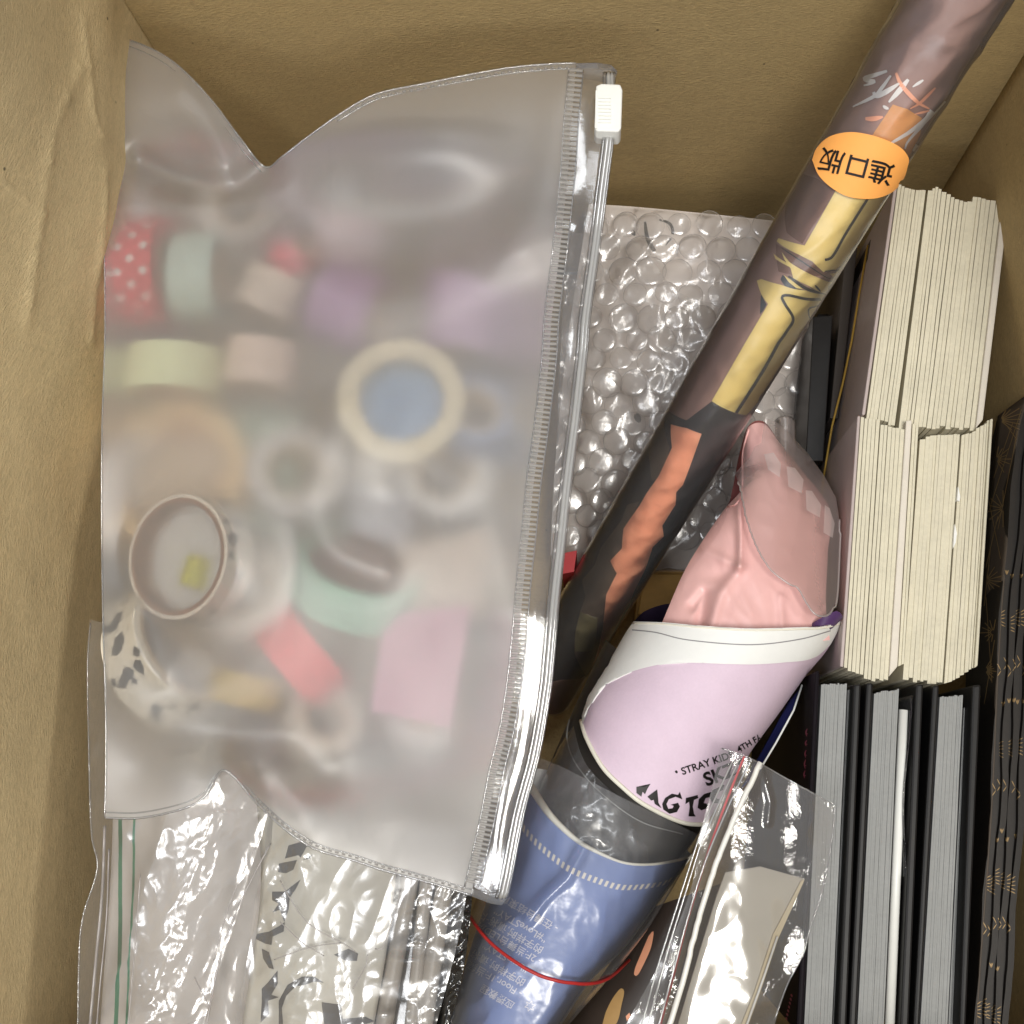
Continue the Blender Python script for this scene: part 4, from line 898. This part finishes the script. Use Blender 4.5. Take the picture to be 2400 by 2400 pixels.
def zp_raw(x, y):
    z = 1.4 - 2.6 * (y - 100) / 2000
    z += .8 * gauss((x - 640) / 420, (y - 1150) / 520)
    z += 1.0 * gauss((x - 1000) / 250, (y - 330) / 150) - .6 * gauss((x - 880) / 260, (y - 540) / 170)
    z += .55 * gauss((x - 330) / 110, (y - 180) / 110)
    for pts, w_, a in ZC: z += a * math.exp(-(seg_dist((x, y), pts) / w_) ** 2)
    z -= .3 * gauss((x - 900) / 90, (y - 1180) / 80)
    z -= .3 * gauss((x - 560) / 90, (y - 1850) / 70) + .25 * gauss((x - 330) / 70, (y - 1800) / 70)
    return z + .10 * noise.noise(Vector((x / 170, y / 210, 6)))
# ------------------------------------------------------------------ tape rolls inside the pouch
ROLLS = []
def tape_roll(label, px, py, gap, axis, Ro, Ri, w_, tape_rgb, core_rgb=(214, 190, 156), rim_rgb=None, tilt_back=True, deco=None, deco_rgb=(40, 40, 42)):
    ax = Vector(axis).normalized(); z = Z6 if gap is None else zp(px, py) - gap - Ro * math.sqrt(max(0, 1 - ax.z ** 2)) - .5 * w_ * abs(ax.z); c = P(px, py, z)
    if gap is None: c = c - ax * .5 * w_ * CM
    t = thing('tape_roll', label, 'tape', c, 'washi tape rolls in the frosted pouch')
    tm = pm('tape_' + label.split()[0] + str(px), tape_rgb, .5, .05, .05)
    rc_ = Ri + .17
    tv = lathe(c, ax, [(Ro, .5 * w_), (Ro, -.5 * w_), (rc_, -.5 * w_), (rc_, .5 * w_)], 56); ROLLS.append(tv)
    obj('tape', tv, [tm], t, smooth=False)
    obj('core', lathe(c, ax, [(rc_ - .003, .51 * w_), (rc_ - .003, -.51 * w_), (Ri, -.51 * w_), (Ri, .51 * w_)], 56), pm('core_' + label.split()[0] + str(px), core_rgb, .6, .05, .1), t, smooth=False)
    u, v, n = frame_of(ax); ds = []
    if 'open core' in label or 'masking tape ring lying' in label:
        cc_ = c - ax * (.38 if 'open core' in label else .3) * w_ * CM
        obj('backing', ([cc_ + (u * math.cos(k * math.pi / 20) + v * math.sin(k * math.pi / 20)) * (Ri + .02) * CM for k in range(40)], [list(range(40))]), M['paper'] if 'open core' in label else M['sandpaper'], t, smooth=False)
    if deco == 'dots':
        for j in range(4):
            for i in range(14):
                a = 2 * math.pi * (i + .5 * (j % 2)) / 14; hh = (-.36 + .24 * j) * w_; r = .17
                V = []
                for q in range(10):
                    aa = a + r * math.cos(q * math.pi / 5) / Ro; h2 = hh + r * math.sin(q * math.pi / 5)
                    V.append(c + (u * math.cos(aa) + v * math.sin(aa)) * (Ro + .012) * CM + n * h2 * CM)
                ds.append((V, [list(range(10))]))
        obj('polka_dots', merge(*ds), M['whiteink'], t)
    if deco == 'marks':
        rnd = random.Random(px)
        for i in range(46):
            a = 2 * math.pi * rnd.random(); hh = rnd.uniform(-.42, .42) * w_
            k = rnd.randint(4, 6); V = []
            rr = rnd.uniform(.12, .34)
            for q in range(k):
                an = 2 * math.pi * q / k; r_ = rr * rnd.uniform(.6, 1.3)
                aa = a + r_ * math.cos(an) / Ro; h2 = max(-.49 * w_, min(.49 * w_, hh + r_ * math.sin(an)))
                V.append(c + (u * math.cos(aa) + v * math.sin(aa)) * (Ro + .012) * CM + n * h2 * CM)
            ds.append((V, [list(range(k))]))
        obj('black_pattern', merge(*ds), pm('pattern_ink' + str(px), deco_rgb, .5, .1, 0), t)
    return t
tape_roll('red tape roll with white polka dots, upper left in the pouch', 355, 655, 0.5, (1, .04, .08), 2.45, 1.5, 2.3, (206, 52, 62), deco='dots')
tape_roll('pale mint tape roll beside the red polka-dot roll', 480, 665, 0.9, (1, .0, .0), 1.9, 1.2, 1.8, (206, 226, 214))
tape_roll('small blush tape roll above the beige roll', 640, 700, 1.2, (.4, .9, .1), 1.3, .8, 1.8, (232, 214, 196))
tape_roll('pale yellow-green tape roll lying sideways under the red roll', 420, 885, 0.5, (.02, 1, .05), 2.0, 1.3, 1.85, (246, 254, 206))
tape_roll('beige pink tape roll beside the yellow-green roll', 620, 868, 0.9, (.1, 1, .05), 1.5, .9, 1.9, (238, 214, 196))
tape_roll('peach masking tape ring lying flat above the black-and-white roll', 440, 1130, 2.3, (-.1, .15, 1), 3.05, 2.3, 1.5, (248, 216, 164), (214, 176, 128))
a_ = N6
tape_roll('white tape roll with black marks pressed against the film, open core facing up', 416, 1304, None, a_, 2.44, 2.12, 1.5, (236, 226, 210), (142, 104, 78), deco='marks')
tape_roll('small lime tape roll seen through the open white core', 474, 1344, .95, (.3, 1, .05), .6, .2, 1.2, (214, 210, 70))
tape_roll('black-and-white patterned tape roll at the lower left of the pouch', 410, 1530, -.5, (.79, .42, .44), 2.75, 2.3, 2.0, (240, 232, 214), (200, 180, 150), deco='marks')
tape_roll('cream masking tape ring around a blue-grey hole, right of centre', 945, 955, 1.3, (.08, .0, 1), 2.55, 1.72, 1.5, (240, 226, 190), (232, 214, 176))
tape_roll('blue grey tape roll under the cream ring', 945, 965, 2.5, (.0, .1, 1), 2.3, .08, 1.2, (140, 166, 200), (120, 140, 176))
tape_roll('mint green tape roll with brown core tilted in the middle', 835, 1370, .25, (.34, .78, .52), 2.5, 1.9, 1.7, (168, 214, 186), (132, 98, 76))
tape_roll('coral red tape roll lying under the mint green roll', 715, 1535, 0.8, (.75, .66, .0), 2.0, 1.2, 1.75, (236, 82, 76))
tape_roll('mustard tape roll at the bottom of the pouch', 585, 1612, 1.1, (.25, 1, .1), 1.5, .9, 1.3, (214, 182, 84))
tape_roll('mauve tape roll blurred behind the film near the top', 830, 745, 2.2, (1, -.4, .1), 1.7, 1.0, 2.6, (176, 138, 178))
tape_roll('lilac tape roll near the zip side of the pouch', 1080, 760, 2.0, (.1, 1, .1), 1.5, .9, 3.0, (196, 164, 196))
tape_roll('grey blue tape roll near the zip below the lilac roll', 1110, 990, 1.8, (.2, .3, 1), 1.6, .9, 1.4, (146, 156, 182))
tape_roll('silver white tape roll under the middle of the pouch', 900, 1205, 1.6, (.3, .9, .3), 1.7, 1.0, 2.2, (222, 222, 228))
tape_roll('small crimson tape roll behind the blush roll', 690, 620, 1.8, (.7, .6, .3), .9, .5, .9, (206, 78, 88))
for lb, x_, y_, g_, ax_, r_, w__, c_ in (('pale grey tape roll added deep between the sage box and the cream ring', 700, 1130, 2.6, (.2, .2, 1), 1.9, 1.5, (226, 222, 218)), ('off-white tape roll added deep under the black-marked rolls', 580, 1400, 2.6, (.1, .3, 1), 1.9, 1.5, (228, 220, 208)),
        ('ivory tape roll added deep at the zip side of the pouch', 1040, 1130, 2.4, (.3, .1, 1), 1.8, 1.5, (230, 226, 220)), ('pale rose tape roll added deep above the mauve roll', 820, 590, 2.8, (.2, 1, .3), 1.8, 2.6, (214, 190, 194)),
        ('pearl grey tape roll added deep beside the polka-dot roll', 575, 540, 2.4, (.2, .4, 1), 1.8, 1.5, (220, 214, 208)), ('sand tape roll added deep left of the sage box', 345, 1010, 2.5, (.5, .5, 1), 1.7, 1.5, (224, 210, 190)),
        ('light grey tape roll added deep under the memo pad', 1000, 1650, 2.2, (.2, .2, 1), 1.8, 1.2, (214, 208, 204)), ('cream tape roll added deep between mustard and coral rolls', 760, 1690, 1.6, (.5, .2, 1), 1.5, 1.2, (222, 212, 196))):
    tape_roll(lb, x_, y_, g_, ax_, r_, r_ * .55, w__, c_)  # pale rolls added to lighten the dark gaps between the other rolls
t = thing('memo_pad', 'dusty pink memo pad at the lower right of the pouch', 'memo pad', P(990, 1560, -1.6))
obj('pad', prism([(905, 1440), (1105, 1420), (1055, 1705), (870, 1665)], -1.6, -2.3), pm('dusty_pink', (208, 150, 172), .5, .04, .05), t, smooth=False)
t = thing('beige_notelet', 'beige folded notelet beside the mint green tape roll', 'paper', P(1070, 1330, -2))
obj('sheet', prism([(930, 1290), (1140, 1240), (1150, 1450), (960, 1440)], -2.7, -3.0), pm('beige_note', (222, 204, 186), .5, .04, .05), t, smooth=False)
t = thing('sage_box', 'sage green small box behind the peach ring', 'box', P(620, 1100, -4))
obj('carton', prism([(530, 980), (720, 985), (715, 1260), (560, 1250)], -3.4, -4.6), pm('sage_card', (176, 190, 172), .5, .05, .05), t, smooth=False)

RIB = [(1350, 165), (1344, 230), (1338, 290), (1333, 380), (1326, 455), (1313, 580), (1293, 745), (1287, 841), (1268, 1007), (1251, 1131), (1239, 1255), (1226, 1380), (1216, 1504), (1202, 1625), (1185, 1724), (1164, 1807), (1140, 1931), (1106, 2078)]
RAIL = [(1426, 170), (1427, 240), (1425, 315), (1413, 414), (1392, 580), (1369, 745), (1363, 821), (1347, 966), (1326, 1131), (1313, 1255), (1297, 1400), (1284, 1545), (1276, 1621), (1251, 1766), (1214, 1910), (1181, 2080), (1172, 2105)]
FT = [(250, 95), (268, 89), (300, 93), (370, 122), (430, 165), (500, 240), (560, 320), (620, 391), (660, 368), (720, 322), (790, 272), (850, 235), (900, 215), (1000, 195), (1100, 175), (1200, 158), (1290, 150), (1350, 148)]
FL = [(250, 95), (248, 180), (250, 250), (242, 320), (242, 500), (245, 700), (244, 820), (238, 1000), (237, 1200), (240, 1450), (246, 1640), (247, 1800), (244, 1917)]
FB = [(244, 1917), (330, 1917), (430, 1895), (478, 1868), (497, 1838), (520, 1806), (548, 1820), (600, 1880), (670, 1945), (740, 1990), (830, 2017), (900, 2040), (1000, 2067), (1104, 2098)]
FR = [(1350, 148)] + RIB[1:-1] + [(1104, 2098)]
t = thing('frosted_zip_pouch', 'large frosted plastic zip pouch full of tape rolls, white slider on top', 'pouch', P(700, 1900, -6))
fc = Coons(FT, FB, FL, FR)
import numpy as np
NU, NV = 170, 270
roll_tree = bvh(*ROLLS)
px_ = [[fc(i / NU, j / NV) for i in range(NU + 1)] for j in range(NV + 1)]
z0 = np.array([[zp(p.x, p.y) for p in r] for r in px_]); dm = np.zeros_like(z0)
for j in range(2, NV - 1):
    for i in range(2, NU - 1):
        h = roll_tree.ray_cast(EYE, ray(px_[j][i].x, px_[j][i].y))
        if h[0] is not None: dm[j, i] = min(1.6, max(0, h[0].z / CM + .05 - z0[j, i]))
dd = dm.copy()                                   # film drapes over what pokes up from below
for _ in range(160):
    av = dd.copy(); av[1:-1, 1:-1] = .25 * (dd[:-2, 1:-1] + dd[2:, 1:-1] + dd[1:-1, :-2] + dd[1:-1, 2:]) * .997
    dd = np.maximum(dm, av)
zz2 = z0 + dd
front = grid(lambda u, v: P(px_[round(v * NV)][round(u * NU)].x, px_[round(v * NV)][round(u * NU)].y, zz2[round(v * NV), round(u * NU)]), NU, NV)
obj('front_sheet', (front[0], front[1]), M['frost'], t)
trk = bvh(front)
def zback(u, v, x, y):
    k = max(0, 16 * u * (1 - u) * v * (1 - v))
    kk = min(1, k * 1.6)
    dep = 6.0 * kk if y < 1750 else 6.0 * kk * max(.1, 1 - (y - 1750) / 200)
    return zp(x, y) - .07 - dep * (1 if y > 420 else max(.05, (y - 250) / 170 if y > 250 else .05))
bk = patch(fc, zback, 60, 90)
obj('back_sheet', (bk[0], [f[::-1] for f in bk[1]]), M['frost_back'], t)
band = patch(Coons([RIB[0], (1390, 150), (1426, 160)], [(1106, 2096), (1140, 2108), (1172, 2112)], RIB, RAIL), lambda u, v, x, y: zp(x, y) + .12 * math.sin(math.pi * u), 20, 160)
obj('clear_band', band, M['pvc'], t)
obj('band_back', patch(Coons([RIB[0], (1390, 150), (1426, 160)], [(1106, 2096), (1140, 2108), (1172, 2112)], RIB, RAIL), lambda u, v, x, y: zp(x, y) - .3, 8, 60), M['pvc'], t)
rc = Curve(RIB, 400); ribs = []
NR = 168
for k in range(NR):
    f = k / NR; p = rc(f); q = rc(min(1, f + .002)); tg = (q - p).normalized() if (q - p).length else Vector((0, 1)); nn = Vector((-tg.y, tg.x)) * -1
    hl = 15.5; zb_ = zp(p.x, p.y)
    rws = []
    for s, hgt in ((-3.6, .01), (-2.2, .085), (2.2, .085), (3.6, .01)):
        rws.append([P(*(p + tg * s - nn * hl), zb_ + hgt), P(*(p + tg * s + nn * hl), zb_ + hgt)])
    V = [x for r in rws for x in r]
    ribs.append((V, [[0, 1, 3, 2], [2, 3, 5, 4], [4, 5, 7, 6], [0, 2, 4, 6], [1, 7, 5, 3]]))
obj('ribbed_strip', merge(*ribs), M['rib'], t, smooth=False, kind='stuff')
for s in (-17, 17):
    obj('strip_edge', tube([P(p.x + s, p.y, zp(p.x, p.y) + .05) for p in cat_rom(RIB, 160)], .035, 6), M['seam'], t)
rp = cat_rom(RAIL, 160)
for s, r, m in ((-9, .075, 'pvc'), (0, .10, 'rail'), (8, .075, 'rail'), (13, .05, 'pvc')):
    obj('zip_rail', tube([P(p.x + s, p.y, zp(p.x, p.y) + .15) for p in rp], r, 10), M[m], t)
def seam(pts, n, off=(0, 0), r=.045):
    out = [P(p.x + off[0], p.y + off[1], zp(p.x, p.y) + .03) for p in cat_rom(pts, n)]
    return tube(out, r, 6)
for sm in (seam(FT, 160), seam(FL, 120, (1, 0), .03), seam(FB, 160)): obj('edge_weld', sm, M['seam'], t)
for sm in (seam(FT[:8], 60, (-8, 12), .025), seam(FT[10:], 80, (1, 13), .028), seam(FB, 140, (1, -13), .028)): obj('weld_line', sm, M['seam'], t)
dots = []
for pts, dy in ((FT[10:], 9), (FB[7:], -8)):
    cvp = cat_rom(pts, 70)
    for k in range(0, 68, 2):
        a, b = cvp[k], cvp[k + 1]; dots.append(tube([P(a.x, a.y + dy, zp(a.x, a.y) + .05), P(b.x, b.y + dy, zp(b.x, b.y) + .05)], .03, 5))
obj('weld_stitching', merge(*dots), M['rib'], t, kind='stuff')
obj('end_tab', prism([(1350, 148), (1400, 147), (1432, 152), (1447, 166), (1442, 186), (1416, 180), (1350, 166)], zp(1400, 150) + .12, zp(1400, 150) - .25), M['pvc'], t, smooth=False)
obj('end_tab', prism([(1106, 2082), (1150, 2096), (1186, 2088), (1187, 2108), (1176, 2122), (1150, 2118), (1104, 2100)], zp(1150, 2100) + .12, zp(1150, 2100) - .25), M['pvc'], t, smooth=False)
zs = zp(1425, 250)
sl = obj('slider', prism([(1397, 200), (1410, 195), (1454, 197), (1459, 210), (1456, 300), (1450, 308), (1398, 306), (1393, 298)], zs + .55, zs - .45), M['white'], t, smooth=False)
b_ = sl.modifiers.new('soft_edge', 'BEVEL'); b_.width = .0007; b_.segments = 3
gp = []
for k in range(8):
    y = 226 + k * 8.2; gp.append(prism([(1402, y), (1432, y + .5), (1432, y + 4), (1402, y + 3.5)], zs + .61, zs + .5))
obj('slider_grip', merge(*gp), M['white'], sl, smooth=False)
obj('slider_lip', prism([(1396, 212), (1400, 212), (1399, 300), (1395, 300)], zs + .6, zs + .5), M['white'], sl, smooth=False)
